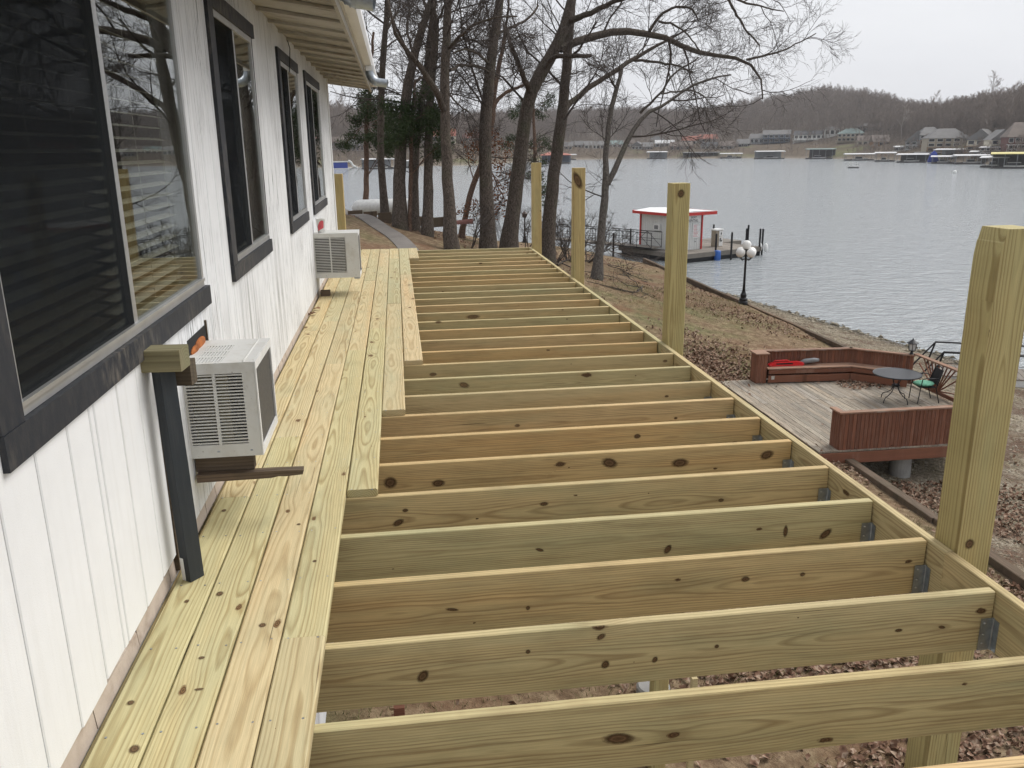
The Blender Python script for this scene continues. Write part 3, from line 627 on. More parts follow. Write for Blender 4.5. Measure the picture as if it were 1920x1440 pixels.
# ------------------------------------------------------------------ window air conditioners and scraps round them
def air_conditioner(label, x1, y0, y1, z0, z1, full):
    t_ = thing('air_conditioner', label, 'air conditioner', (WX, (y0+y1)/2, z0), 0, 'window air conditioners in the house wall')
    X0 = .0-.02; X1 = x1-WX; hw = (y1-y0)/2; H_ = z1-z0; s_ = .012
    sh = MB().box(X0, X1, -hw+s_, hw-s_, 0, s_).box(X0, X1, -hw, -hw+s_, 0, .055).box(X0, X1, -hw, -hw+s_, H_-.045, H_).box(X0, X1, hw-s_, hw, 0, H_)
    gl = .05 if full else .13
    sh.box(X1-gl, X1, -hw, -hw+s_, .0551, H_-.0451).box(X0, X0+.03, -hw, -hw+s_, .0551, H_-.0451)
    xm = (X0+.03+X1-gl)/2
    sh.box(xm-.006, xm+.006, -hw-.001, -hw+s_, .0551, H_-.0451)
    sh.box(X0, X1, -hw+s_, hw-s_, H_-s_, H_) if not full else None
    t_p = sh.build('casing', 'acwhite', t_)
    if full:
        tp = MB(); xa, xb = X0+.06, X1-.13; ya, yb_ = -hw+.02, hw-.12
        tp.box(X0, xa, -hw+s_, hw-s_, H_-s_, H_).box(xb, X1-.002, -hw+s_, hw-s_, H_-s_, H_).box(xa, xb, yb_, hw-s_, H_-s_, H_).box(xa, xb, -hw+s_, ya, H_-s_, H_)
        for i in range(9): x_ = xa+(xb-xa)*(i+.5)/9; tp.box(x_-.0035, x_+.0035, ya, yb_, H_-s_+.001, H_-.0005)
        for f_ in (.33, .66): y_ = ya+(yb_-ya)*f_; tp.box(xa, xb, y_-.012, y_+.012, H_-s_+.0005, H_)
        tp.build('top_vent', 'acwhite', t_p)
        MB().box(X1-.045, X1-.040, -hw+.012, hw-.012, H_, H_+.004).build('top_ridge', 'acwhite', t_p)
    n_ = 22; L = X1-gl-(X0+.03); pitch = (H_-.10)/n_
    sm = MB().box(0, L, 0, .010, 0, pitch*.40).mesh('louvre_slat', 'acwhite')
    for i in range(n_): link('louvre_slat', sm, t_p, (X0+.03, -hw+.001, .0551+pitch*(i+.3)))
    # core seen through the louvres
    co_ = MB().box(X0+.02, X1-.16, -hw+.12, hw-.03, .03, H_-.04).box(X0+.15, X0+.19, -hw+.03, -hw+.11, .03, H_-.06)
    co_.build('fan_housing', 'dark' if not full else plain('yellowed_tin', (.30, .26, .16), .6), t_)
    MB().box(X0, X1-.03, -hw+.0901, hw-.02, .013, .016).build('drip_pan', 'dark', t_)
    fr = MB().box(X1-.001, X1+.006, -hw, hw, 0, .035).box(X1-.001, X1+.006, -hw, hw, H_-.035, H_).box(X1-.001, X1+.006, -hw, -hw+.02, .035, H_-.035).box(X1-.001, X1+.006, hw-.02, hw, .035, H_-.035)
    fr.build('rear_frame', 'whiteplastic', t_)
    cn = MB().box(X1-.015, X1-.002, -hw+.02, hw-.02, .035, H_-.035)
    cn.build('condenser_fins', 'acgrey', t_)
    for x_ in (X0+.13, X1-.04): MB().lathe_sc((x_, -hw-.001, .025), [(.005, -.002), (.006, 0), (.003, .003)], 8, (1, .5, 1)).build('screw', 'galv', t_)
    return t_
air_conditioner('grey-white window air conditioner with slotted top beside the dark leaning post', -2.672, .955, 1.40, .335, .735, True)
a2 = air_conditioner('pale boxy air conditioner with paper cup on top, under the farther windows', -2.495, 6.68, 7.06, .235, .705, False)
MB().box(.40, .47, .15, .175, .03, .05).box(.40, .46, -.19, -.165, -.015, .0).build('mounting_foot', 'galv', a2)
MB().box(-.015, .07, -.20, .2, -.23, .5).build('filler_board', 'oldwood', a2) if False else None
tag(MB().box(0, .10, 0, .09, 0, .055).build('wood_block', 'oldwood', None, (-2.925, 6.70, .040)), 'short brown timber offcut on the boards under the paper-cup air conditioner', 'wood block')
# support under the nearer unit
tag(MB().box(0, .235, 0, .05, 0, .07).build('sleeper', 'oldwood', None, (-2.95, .985, .264)), 'short brown sleeper block under the slotted air conditioner', 'wood block')
lt = [(-.0, 0), (.30, .002), (.33, .008), (.36, .006), (.43, .010), (.432, .030), (.33, .033), (0, .034)]
tag(MB().prism(lt, 'Y', 0, .045).build('lath', 'oldwood', None, (-2.945, .955, .228)), 'split grey lath with a broken end jutting below the slotted air conditioner', 'lath')
M['oldolive'] = wood('weathered_olive_timber', (.27, .235, .145), (.13, .10, .06), [(1, 1, 1), (.9, .95, .9)], (.04, .025, .012), 'Z', 80., .6, (.16, .17, .09), .4)
ps = thing('prop_post', 'dark slate-painted post standing on the deck boards against the house wall', 'post', (-2.878, .487, .039), R(0))
mt = Matrix.Rotation(R(-38), 4, 'Z') @ Matrix.Rotation(R(1.2), 4, 'X')
pm = MB().box(-.022, .022, -.030, .030, 0, .80, mt)
pm.build('shaft', 'slate', ps)
MB().box(-.0225, -.004, -.0306, -.0302, .0, .09, mt).build('bare_patch', 'white', ps)
tb_ = thing('timber_block', 'short greenish timber block lying on top of the slate post', 'wood block', (-2.875, .48, .838), R(-4))
plank_obj('block', .135, .10, .075, 'oldolive', tb_, (-.072, .0, .0375), (0, 0, 0))
tag(MB().box(0, .115, 0, .06, 0, .088).build('brown_offcut', 'oldwood', None, (-2.935, .575, .752), (0, 0, R(-6))), 'dark brown offcut wedged between the slate post and air conditioner', 'wood block')
hp(MB().box(-2.9548, -2.9515, 1.10, 1.44, .60, .80).build('gap_shade_panel', 'dark', house))  # dark panel on the siding; shade of the open gap put into its colour
hp(MB().box(-2.9548, -2.946, 1.437, 1.45, .60, .82).build('gap_edge', 'oldwood', house))
tag(MB().ball((-2.95, 1.30, .742), 1, 14, 8, (.010, .10, .030)).ball((-2.95, 1.19, .738), 1, 10, 7, (.012, .07, .022)).build('insulation_tuft', 'rust', None), 'rusty orange insulation showing in the wall gap above the slotted air conditioner', 'insulation')
cup = thing('paper_cup', 'white paper cup with a red swoosh standing on the farther air conditioner', 'cup', (-2.875, 6.78, .706), R(20))
MB().lathe((0, 0, 0), [(.034, 0), (.048, .14), (.050, .142), (.050, .15), (.045, .15), (.034, .01)], 20).build('cup_body', 'whiteplastic', cup, smooth=True)
sw = MB(); vs = []
for i in range(9):
    a = R(200+i*12); 
    for z_, r_ in ((.02+i*.004, .0365), (.06+.07*math.sin(i/8*math.pi*.7), .0425)): rr = .034+.1*z_+.0012; vs.append((rr*math.cos(a), rr*math.sin(a), z_))
sw.add(vs, [(2*i, 2*i+2, 2*i+3, 2*i+1) for i in range(8)]).build('red_swoosh', 'cupred', cup)

# dry oak leaves lying about (one mesh shape, shared)
def oak_leaf(n=1.0):
    pr = [(0, 0), (.012, .010), (.022, .030), (.030, .014), (.045, .034), (.056, .016), (.072, .028), (.084, .010), (.100, 0)]
    vs = [(x, y*n, .012*math.sin(x*30)+.25*abs(y)) for x, y in pr]+[(x, -y*n, .012*math.sin(x*30)+.25*abs(y)) for x, y in pr[1:-1]]
    k = len(pr); top = list(range(k)); bot = list(range(k, len(vs)))
    fs = []
    for i in range(k-1):
        a, b = top[i], top[i+1]; c = bot[i-1] if i > 0 else 0; d = bot[i] if i < k-2 else top[k-1]
        q = []
        for e in (a, c, d, b):
            if e not in q: q.append(e)
        if len(q) > 2: fs.append(tuple(q))
    return vs, fs
def leafmat(name, c):
    g = G(name); n = g.noise(g.obj(), 40., 3); rn = g.rnd()
    return g.done(g.mix(1, g.ramp(n, [(.3, tuple(k*.6 for k in c)), (.7, c)]), g.ramp(rn, [(0, .6), (1, 1.25)]), 'MULTIPLY'), .8, spec=.2)
M['leaf'] = leafmat('dry_oak_leaf', (.22, .12, .065)); M['leafpale'] = leafmat('pale_dry_leaf', (.42, .31, .21))
lm = bpy.data.meshes.new('dry_leaf'); v_, f_ = oak_leaf(); lm.from_pydata(v_, [], f_); lm.materials.append(M['leaf'])
for (px, py), lb_ in (((590, 580), 'curled brown oak leaf on the deck boards against the wall'), ((577, 592), 'smaller dry leaf tucked at the wall foot beside the curled oak leaf')):
    p = at_z(px, py, .042); tag(link('dry_leaf', lm, None, p, (R(10), R(-8), random.uniform(0, 6))), lb_, 'leaf', 'oak leaves blown on the deck')

# ------------------------------------------------------------------ lower redwood sun deck
LZ = -4.75
sd = thing('sun_deck', 'older redwood sun deck with built-in benches down by the shore', 'deck', (9, 16, gz(9, 16)))
SO = Vector(sd.location)
def sp(o): o.location = Vector(o.location)-SO; return o
x_ = 6.55
while x_ < 11.42:
    ye = 19.02 if x_ < 10.2 else 18.85-(x_-10.2)*.86
    js = [13.33, 16.55+.6*random.random() if x_ < 9.4 else 17.0, ye] if random.random() < .75 and x_ < 10.6 else [13.33, ye]
    if x_ > 10.1: js[0] = 13.36+(x_-10.1)*2.0
    for a, b in zip(js[:-1], js[1:]):
        sp(plank_obj('floor_board', round(b-a-.006, 2), .138, .036, 'greydeck', sd, (x_+.07, a, LZ-.018+random.uniform(-.003, .003)), (R(random.uniform(-1, 1)), 0, R(90+random.uniform(-.08, .08))), .004))
    x_ += .1435
sp(plank_obj('rim_beam', 3.66, .045, .24, 'redwood', sd, (6.50, 13.31, LZ-.165)))
sp(plank_obj('rim_beam', 5.7, .045, .24, 'redwood', sd, (6.52, 13.34, LZ-.165), (0, 0, R(90))))
sp(plank_obj('rim_beam', 2.1, .045, .24, 'redwood', sd, (11.47, 15.72, LZ-.165), (0, 0, R(90)))); sp(plank_obj('rim_beam', 2.70, .045, .24, 'redwood', sd, (10.17, 13.34, LZ-.165), (0, 0, R(62))))
for y_ in (14.2, 15.4, 16.6, 17.8, 18.7): sp(plank_obj('floor_joist', 3.9, .04, .19, 'oldwood', sd, (6.55, y_, LZ-.14)))
for (px_, py_) in ((8.72, 13.75), (10.9, 17.3)):
    g0 = gz(px_, py_)
    sp(MB().lathe((px_, py_, 0), [(.235, g0-.3), (.225, g0+.2), (.22, LZ-.29), (.19, LZ-.285)], 22).build('pier', 'concrete', sd, smooth=False))
bm_ = {}
def slats(A, B, z0, z1, mat='redwood', w_=.088, th=.032, nm='panel_board'):
    A = np.array(A, float); B = np.array(B, float); v = B-A; L = np.linalg.norm(v); n_ = int(round(L/w_)); a = math.atan2(v[1], v[0])
    key = (round(L/n_, 4), round(z1-z0, 3))
    if key not in bm_: bm_[key] = plank(z1-z0, L/n_-.004, th, .006).mesh(nm, mat)
    for i in range(n_):
        p = A+v*(i+.5)/n_
        sp(link(nm, bm_[key], sd, (p[0], p[1], z0+random.uniform(-.006, .006)), (0, R(-90), a+R(90)+R(180)*(i % 2))))
        bpy.data.objects[-1] if False else None
def beam(nm, A, B, z, wd, th, mat, off=0., ext=0.):
    A = np.array(A, float); B = np.array(B, float); v = B-A; L = np.linalg.norm(v); d = v/L; n_ = np.array([-d[1], d[0]])
    p = A-d*ext+n_*off
    return sp(plank_obj(nm, round(L+2*ext, 2), wd, th, mat, sd, (p[0], p[1], z), (0, 0, math.atan2(v[1], v[0])), .005))
# slat orientation: board local X -> up, local Y -> along the run
def slats(A, B, z0, z1, mat='redwood', w_=.088, th=.032, nm='panel_board'):
    A = np.array(A, float); B = np.array(B, float); v = B-A; L = np.linalg.norm(v); n_ = int(round(L/w_)); a = math.atan2(v[1], v[0])
    me = plank(z1-z0, L/n_-.004, th, .006).mesh(nm, mat)
    mt_ = Matrix.Rotation(a, 4, 'Z') @ Matrix(((0, 1, 0, 0), (0, 0, 1, 0), (1, 0, 0, 0), (0, 0, 0, 1)))
    for i in range(n_):
        p = A+v*(i+.5)/n_; o = link(nm, me, sd)
        o.matrix_local = Matrix.Translation(Vector((p[0], p[1], z0+random.uniform(-.005, .005)))-SO) @ mt_
A_, B_, C_ = (7.70, 18.98), (10.20, 18.82), (11.42, 17.76)
for P_, Q_ in ((A_, B_), (B_, C_)):
    slats(P_, Q_, LZ+.02, LZ+.80)
    beam('cap_rail', P_, Q_, LZ+.825, .15, .038, 'redcap', -.03, .03)
    for o_ in (-.12, -.265, -.40): beam('seat_plank', P_, Q_, LZ+.415, .135, .036, 'redcap', o_, -.02)
    beam('seat_apron', P_, Q_, LZ+.33, .03, .11, 'redwood', -.455, -.05)
    beam('toe_board', P_, Q_, LZ+.13, .03, .20, 'redwood', -.44, -.05)
slats((7.42, 18.62), (7.70, 18.62), LZ+.0, LZ+.80); slats((7.42, 19.02), (7.42, 18.62), LZ, LZ+.80); slats((7.70, 19.0), (7.70, 18.64), LZ, LZ+.8)
beam('cap_rail', (7.36, 18.80), (7.74, 18.80), LZ+.826, .46, .038, 'redcap')
sp(MB().box(7.80, 7.90, 18.512, 18.528, LZ+.12, LZ+.22).build('socket_box', 'alu', sd))
F0, F1 = (6.99, 13.36), (10.10, 13.36)
slats(F0, F1, LZ-.02, LZ+.80); slats((7.0, 13.74), (7.0, 13.38), LZ, LZ+.80)
beam('cap_rail', (6.95, 13.38), F1, LZ+.825, .15, .038, 'redcap', .02)
beam('cap_rail', (7.02, 13.40), (7.02, 13.78), LZ+.824, .15, .036, 'redcap', .0)
for o_ in (.12, .265, .40): beam('seat_plank', (7.06, 13.36), F1, LZ+.415, .135, .036, 'redcap', o_)
# sunburst railing on the lake side
rx = 11.44
for A2, B2 in (((rx, 15.70), (rx, 17.72)), ((10.16, 13.42), (rx, 15.66))):
    A2 = np.array(A2); B2 = np.array(B2); v2 = B2-A2; Ln = np.linalg.norm(v2); d2 = v2/Ln; c2 = (A2+B2)/2
    beam('top_rail', A2, B2, LZ+.86, .14, .04, 'redcap'); beam('bottom_rail', A2, B2, LZ+.10, .05, .09, 'redwood')
    for q in np.linspace(-1, 1, 13):
        e = np.array([*(c2+d2*q*Ln*.49), LZ+.84 if abs(q) < .75 else LZ+.84-(abs(q)-.75)*2.2]); s0 = np.array([*(c2+d2*q*.12), LZ+.15]); v = e-s0
        o = link('rail_ray', plank(float(np.linalg.norm(v)), .03, .03, .004).mesh('rail_ray', 'redwood'), sd)
        o.matrix_local = Matrix.Translation(Vector(s0)-SO) @ Vector(v).to_track_quat('X', 'Z').to_matrix().to_4x4()
    sp(MB().box(A2[0]-.045, A2[0]+.045, A2[1]-.045, A2[1]+.045, LZ-.2, LZ+.84).build('rail_post', 'redwood', sd))

# bistro table and chair
tb = thing('bistro_table', 'round black metal mesh table with curled legs on the redwood sun deck', 'table', (10.15, 16.46, LZ), R(20))
MB().lathe((0, 0, 0), [(.0001, .705), (.55, .705), (.57, .70), (.575, .715), (.57, .73), (.545, .722), (.0001, .722)], 40).build('table_top', plain('dark_mesh_metal', (.035, .037, .04), .4, .4), tb, smooth=False)
MB().lathe((0, 0, 0), [(.09, .40), (.10, .42), (.09, .44)], 16).build('hub_ring', 'blackmetal', tb)
for i in range(4):
    a = math.pi/2*i; pth = [(.20, .70), (.13, .60), (.07, .46), (.07, .38), (.13, .26), (.24, .18), (.34, .14), (.385, .07), (.39, .0)]
    MB().tube([(r_*math.cos(a), r_*math.sin(a), z_) for r_, z_ in pth], .011, 8).build('leg', 'blackmetal', tb, smooth=True)
ch = thing('patio_chair', 'black steel patio chair drawn up to the bistro table', 'chair', (10.86, 16.36, LZ), R(172))
fm = lambda pts, nm, r_=.012: MB().tube(pts, r_, 8).build(nm, 'blackmetal', ch, smooth=True)
for s_ in (-1, 1):
    fm([(.24, s_*.24, 0), (.21, s_*.25, .42), (.19, s_*.26, .62), (.10, s_*.27, .66), (-.18, s_*.27, .64), (-.24, s_*.24, .60)], 'arm_and_leg')
    fm([(-.30, s_*.22, 0), (-.18, s_*.22, .40), (-.22, s_*.22, .5), (-.32, s_*.20, .82), (-.33, s_*.15, .88)], 'back_leg')
fm([(-.33, -.15, .88), (-.335, 0, .895), (-.33, .15, .88)], 'top_rail'); fm([(.21, -.25, .41), (.21, .25, .41)], 'front_rail'); fm([(-.18, -.22, .40), (-.18, .22, .40)], 'rear_rail')
MB().add([(.22, -.24, .415), (.22, .24, .415), (-.2, .22, .405), (-.2, -.22, .405), (.22, -.24, .405), (.22, .24, .405), (-.2, .22, .395), (-.2, -.22, .395)], [(0, 1, 2, 3), (7, 6, 5, 4), (0, 4, 5, 1), (1, 5, 6, 2), (2, 6, 7, 3), (3, 7, 4, 0)]).build('seat_sling', 'blackmetal', ch)
MB().add([(-.215, -.21, .46), (-.215, .21, .46), (-.325, .19, .83), (-.325, -.19, .83), (-.225, -.21, .46), (-.225, .21, .46), (-.335, .19, .83), (-.335, -.19, .83)], [(3, 2, 1, 0), (4, 5, 6, 7), (0, 1, 5, 4), (1, 2, 6, 5), (2, 3, 7, 6), (3, 0, 4, 7)]).build('back_sling', 'blackmetal', ch)
MB().ball((0, 0, 0), 1, 22, 10, (.25, .235, .055)).build('cushion', 'green', None, (10.83, 16.365, LZ+.462), (0, R(2), R(172)), smooth=True)
tag(bpy.data.objects['cushion'], 'mint green seat cushion resting on the patio chair', 'cushion')
# red blower on the bench
bl = thing('leaf_blower', 'red power blower with grey nozzle lying on the redwood bench', 'tool', (8.42, 18.74, LZ+.434), R(-3))
MB().prism([(-.60, 0), (.34, 0), (.38, .03), (.34, .09), (.20, .11), (-.30, .10), (-.52, .085), (-.62, .04)], 'Y', -.07, .07).build('body', 'redplastic', bl)
MB().tube([(-.50, 0, .07), (-.44, 0, .145), (-.10, 0, .15), (.0, 0, .10)], .018, 8).build('handle', 'redplastic', bl)
MB().tube([(.30, .02, .06), (.42, .02, .10), (.66, .0, .125), (.80, -.01, .13)], [.05, .07, .07, .045], 12).build('nozzle', 'greyplastic', bl, smooth=True)
MB().box(-.42, .05, -.073, -.0705, .05, .09).build('dark_stripe', 'blackmetal', bl)
# lantern on the bench corner
ln = thing('post_lantern', 'black carriage lantern with clear panes on the redwood bench corner', 'lantern', (11.36, 17.80, LZ+.845))
MB().lathe((0, 0, 0), [(.07, 0), (.045, .02), (.03, .07), (.035, .09), (.09, .10), (.09, .115)], 8).build('base', 'blackmetal', ln)
cage = MB()
for i in range(6):
    a = math.pi/3*i; cage.tube([(.085*math.cos(a), .085*math.sin(a), .115), (.115*math.cos(a), .115*math.sin(a), .30)], .008, 6)
cage.build('cage', 'blackmetal', ln)
MB().lathe((0, 0, 0), [(.155, .30), (.14, .315), (.06, .37), (.02, .40), (.012, .43)], 12).build('roof', 'blackmetal', ln)
MB().lathe((0, 0, 0), [(.078, .116), (.105, .298)], 6).build('pane', plain('seeded_glass', (.55, .56, .55), .15), ln)

# ------------------------------------------------------------------ retaining edges
def timber_wall(label, pts, z0f, rows, th, ht, mat, L=2.4):
    w_ = thing('retaining_wall', label, 'retaining wall', (pts[0][0], pts[0][1], gz(pts[0][0]+.3, pts[0][1])))
    o_ = Vector(w_.location); pts = np.array(pts, float)
    for a, b in zip(pts[:-1], pts[1:]):
        v = b-a; D = np.linalg.norm(v); n_ = max(1, int(D/L)); ang = math.atan2(v[1], v[0])
        for r_ in range(rows):
            for i in range(n_):
                p = a+v*(i/n_); z_ = z0f(p)+ht*(r_+.5)-rows*ht+random.uniform(-.012, .012)
                o = plank_obj('timber', round(D/n_-.012, 2), th, ht-.008, mat, w_, Vector((p[0]+random.uniform(-.012, .012), p[1], z_))-o_, (0, 0, ang+R(random.uniform(-.3, .3))), .012)
timber_wall('long low timber retaining edge between the lawn and gravel shore', [(12.25, 20.2), (12.25, 46.)], lambda p: -4.86, 4, .15, .15, 'oldwood')
timber_wall('weathered timber retaining edge running under the sun deck toward the new deck', [(7.24, -9), (7.24, 13.5)], lambda p: -4.92, 4, .19, .15, 'oldwood', 3.0)

# ------------------------------------------------------------------ lamp posts
def globe_lamp(p, label, h, pale=True):
    t_ = thing('lamp_post', label, 'lamp post', p)
    MB().lathe((0, 0, 0), [(.19, -.1), (.19, .12), (.16, .16), (.17, .24), (.12, .30), (.13, .42), (.085, .50), (.07, .56), (.075, .60)], 16).build('base', 'blackmetal', t_, smooth=False)
    MB().lathe((0, 0, 0), [(.062, .58), (.05, .9), (.043, h-.62), (.06, h-.60), (.05, h-.55), (.035, h-.40)], 12).build('shaft', 'blackmetal', t_, smooth=True)
    if pale:
        for i in range(4):
            a = R(20)+math.pi/2*i; c = (.30*math.cos(a), .30*math.sin(a))
            MB().tube([(0, 0, h-.75), (c[0]*.6, c[1]*.6, h-.80), (c[0], c[1], h-.72), (c[0], c[1], h-.66)], .02, 8).build('arm', 'blackmetal', t_, smooth=True)
            MB().lathe((c[0], c[1], h-.68), [(.05, 0), (.09, .03), (.09, .05)], 12).build('cup', 'blackmetal', t_)
            MB().ball((c[0], c[1], h-.49), .19, 18, 12).build('globe', 'globe', t_, smooth=True)
        MB().ball((0, 0, h-.19), .19, 18, 12).build('globe', 'globe', t_, smooth=True)
        MB().lathe((0, 0, h-.42), [(.03, 0), (.09, .03), (.09, .06)], 12).build('cup', 'blackmetal', t_)
    else:
        MB().lathe((0, 0, h-.45), [(.05, 0), (.16, .05), (.20, .30), (.24, .31), (.10, .42), (.02, .5)], 8).build('lantern', plain('bronze_lantern', (.06, .035, .025), .5), t_)
lp = ground_at(1393, 571); globe_lamp(lp, 'black lamp post with a cluster of white globes by the shore edge', 2.66)
lp = ground_at(984, 455); globe_lamp(lp, 'slim black lamp post with a dark lantern behind the far deck post', 52/ppm(lp)+.2, False)

# ------------------------------------------------------------------ floating fuel dock and its hut
DU = R(24); K_ = np.array([16.85, 53.83])
DKZ = -5.5
dk = thing('fuel_dock', 'floating wooden fuel dock with black pilings out on the lake', 'dock', (K_[0], K_[1], WATER), DU)
zt = DKZ-WATER
n_ = 0
for i in range(34):
    plank_obj('dock_plank', 6.5, .215, .04, 'dockwood', dk, (-1.1+i*.22+.11, -1.7, zt-.02), (0, 0, R(90)), .005)
MB().box(-1.12, 6.4, -1.76, -1.71, zt-.30, zt+.01).box(-1.12, 6.4, 4.81, 4.86, zt-.30, zt+.01).box(-1.16, -1.121, -1.76, 4.86, zt-.3, zt+.01).box(6.401, 6.45, -1.76, 4.86, zt-.3, zt+.01).build('rub_rail', 'dockwood', dk)
MB().box(-1.0, 6.3, -1.6, 4.7, -.25, zt-.05).build('float', 'blackmetal', dk)
MB().box(6.46, 8.6, 2.2, 4.8, zt-.32, zt-.02).build('finger_pier', 'dockwood', dk)
def dloc(px, py, z): p = at_z(px, py, z); d = p[:2]-K_; c, s = math.cos(DU), math.sin(DU); return np.array([d[0]*c+d[1]*s, -d[0]*s+d[1]*c])
for px, py, hpx in ((1337, 452, 33), (1342, 469, 30), (1371, 471, 34), (1399, 452, 25), (1402, 452, 32), (1424, 463, 34), (1429, 462, 33), (1150, 467, 30), (1182, 462, 34)):
    q = dloc(px, py, DKZ); hh = hpx/26.3
    MB().lathe((q[0], q[1], 0), [(.07, -2.6), (.07, zt+hh-.02), (.04, zt+hh)], 10).build('piling', 'blackmetal', dk)
for px, py in ((1425, 465), (1436, 466)):
    q = dloc(px, py, DKZ-.1); MB().ball((q[0], q[1], zt-.05), .16, 12, 8, (1, 1, 2.0)).build('fender', 'whiteplastic', dk, smooth=True)
q = dloc(1345, 478, -5.75); MB().lathe((q[0], q[1], -.15), [(.20, 0), (.23, .1), (.23, .7), (.20, .8)], 14).build('barrel_fender', 'blue', dk, smooth=True)
# hut
ht = thing('rental_hut', 'small white ribbed-metal hut with red trim on the fuel dock', 'hut', (K_[0], K_[1], DKZ), DU)
U, Vv, Hh = 2.2, 3.75, 2.42
wl = MB().box(0, U, 0, .06, 0, Hh).box(0, U, Vv-.06, Vv, 0, Hh).box(0, .06, .06, Vv-.06, 0, Hh).box(U-.06, U, .06, Vv-.06, 0, Hh); wl.build('wall', 'hutwall', ht)
rb = MB().box(-.5, .5, -.5, .5, 0, 1)
rib_u = MB().box(-.018, .018, -.02, -.001, .02, Hh-.02).mesh('wall_rib', 'hutwall'); rib_v = MB().box(-.02, -.001, -.018, .018, .02, Hh-.02).mesh('wall_rib', 'hutwall')
for i in range(10): link('wall_rib', rib_u, ht, (.12+i*.22, 0, 0))
for i in range(17): link('wall_rib', rib_v, ht, (0, .12+i*.22, 0))
ov = .45
MB().add([(-ov, -ov, Hh+.05), (U+.98, -ov, Hh+.10), (U+.98, Vv+ov, Hh+.10), (-ov, Vv+ov, Hh+.05), (-ov, -ov, Hh+.13), (U+.98, -ov, Hh+.18), (U+.98, Vv+ov, Hh+.18), (-ov, Vv+ov, Hh+.13), (U/2, -ov, Hh+.28), (U/2, Vv+ov, Hh+.28)],
    [(3, 2, 1, 0), (4, 8, 9, 7), (8, 5, 6, 9), (0, 1, 5, 8, 4), (2, 3, 7, 9, 6), (1, 2, 6, 5), (3, 0, 4, 7)]).build('roof', 'roofwhite', ht)
fb_ = MB().box(-ov-.03, U+1.01, -ov-.03, -ov-.001, Hh-.04, Hh+.17).box(-ov-.03, -ov-.001, -ov, Vv+ov, Hh-.05, Hh+.14).box(U+.981, U+1.01, -ov, Vv+ov, Hh, Hh+.19).box(-ov-.03, U+1.01, Vv+ov+.001, Vv+ov+.03, Hh-.04, Hh+.17)
fb_.build('fascia', 'red', ht)
for (a, b) in ((-.09, Vv+.0), (U+.0, -.09)): MB().box(a, a+.10, b, b+.10, 0, Hh+.04).build('corner_post', 'red', ht)
ac = MB().box(-.16, -.021, 1.62, 2.30, 1.30, 1.72); ac.build('air_conditioner_box', 'whiteplastic', ht)
MB().box(-.165, -.1605, 1.78, 2.18, 1.37, 1.64).build('air_conditioner_grille', 'greyplastic', ht)
sg = MB().box(.45, 2.12, -.045, -.022, 1.88, 2.36).build('sign_board', 'whiteplastic', ht)
tag(sg, 'white sign board with dark lettering RENTAL')
def text(s_, size, loc, rot, mat, parent, nm='lettering'):
    cu = bpy.data.curves.new(nm, 'FONT'); cu.body = s_; cu.size = size; cu.extrude = .003; cu.align_x = 'CENTER'
    o = bpy.data.objects.new(nm, cu); COL.objects.link(o)
    bpy.context.view_layer.update()
    me = bpy.data.meshes.new_from_object(o.evaluated_get(bpy.context.evaluated_depsgraph_get())); bpy.data.objects.remove(o)
    me.materials.clear(); me.materials.append(M[mat]); return link(nm, me, parent, loc, rot)
text('BOAT', .19, (1.45, -.05, 2.16), (R(90), 0, 0), 'blackmetal', sg); text('RENTAL', .26, (1.40, -.05, 1.91), (R(90), 0, 0), 'blackmetal', sg)
pb = MB().box(1.38, 2.10, -.045, -.022, .80, 1.80).build('notice_board', 'whiteplastic', ht)
for i in range(9): MB().box(1.48, 1.48+random.uniform(.25, .50), -.048, -.0455, .9+i*.095, .925+i*.095).build('print_line', 'cupred', pb)
MB().lathe_sc((1.7, -.03, .55), [(.06, -.02), (.08, 0), (.05, .03)], 10, (1, .4, 1)).build('wall_fitting', 'greyplastic', ht)
# pump
q = at_z(1343, 462, DKZ); fp = thing('fuel_pump', 'white and tan fuel pump standing on the dock by the hut', 'fuel pump', (q[0], q[1], DKZ), DU)
MB().box(-.30, .30, -.24, .24, 0, 1.15).build('cabinet', plain('tan_side_panel', (.30, .26, .20), .6), fp)
MB().box(-.02, .33, -.26, -.241, .05, .72).build('lower_door', 'whiteplastic', fp); MB().box(-.02, .33, -.26, -.241, .76, 1.12).build('dial_panel', 'whiteplastic', fp)
MB().box(.301, .325, -.24, .24, .02, 1.12).build('side_cover', 'whiteplastic', fp)
MB().box(-.36, .38, -.30, .30, 1.15, 1.24).build('top_cover', 'whiteplastic', fp)
MB().tube([(.14, -.28, .62), (.06, -.30, .55), (.06, -.30, .42), (.16, -.30, .38), (.22, -.29, .48)], .03, 8).build('hose', 'blackmetal', fp); MB().box(.12, .22, -.265, -.2605, .85, 1.0).build('dial', 'blackmetal', fp)
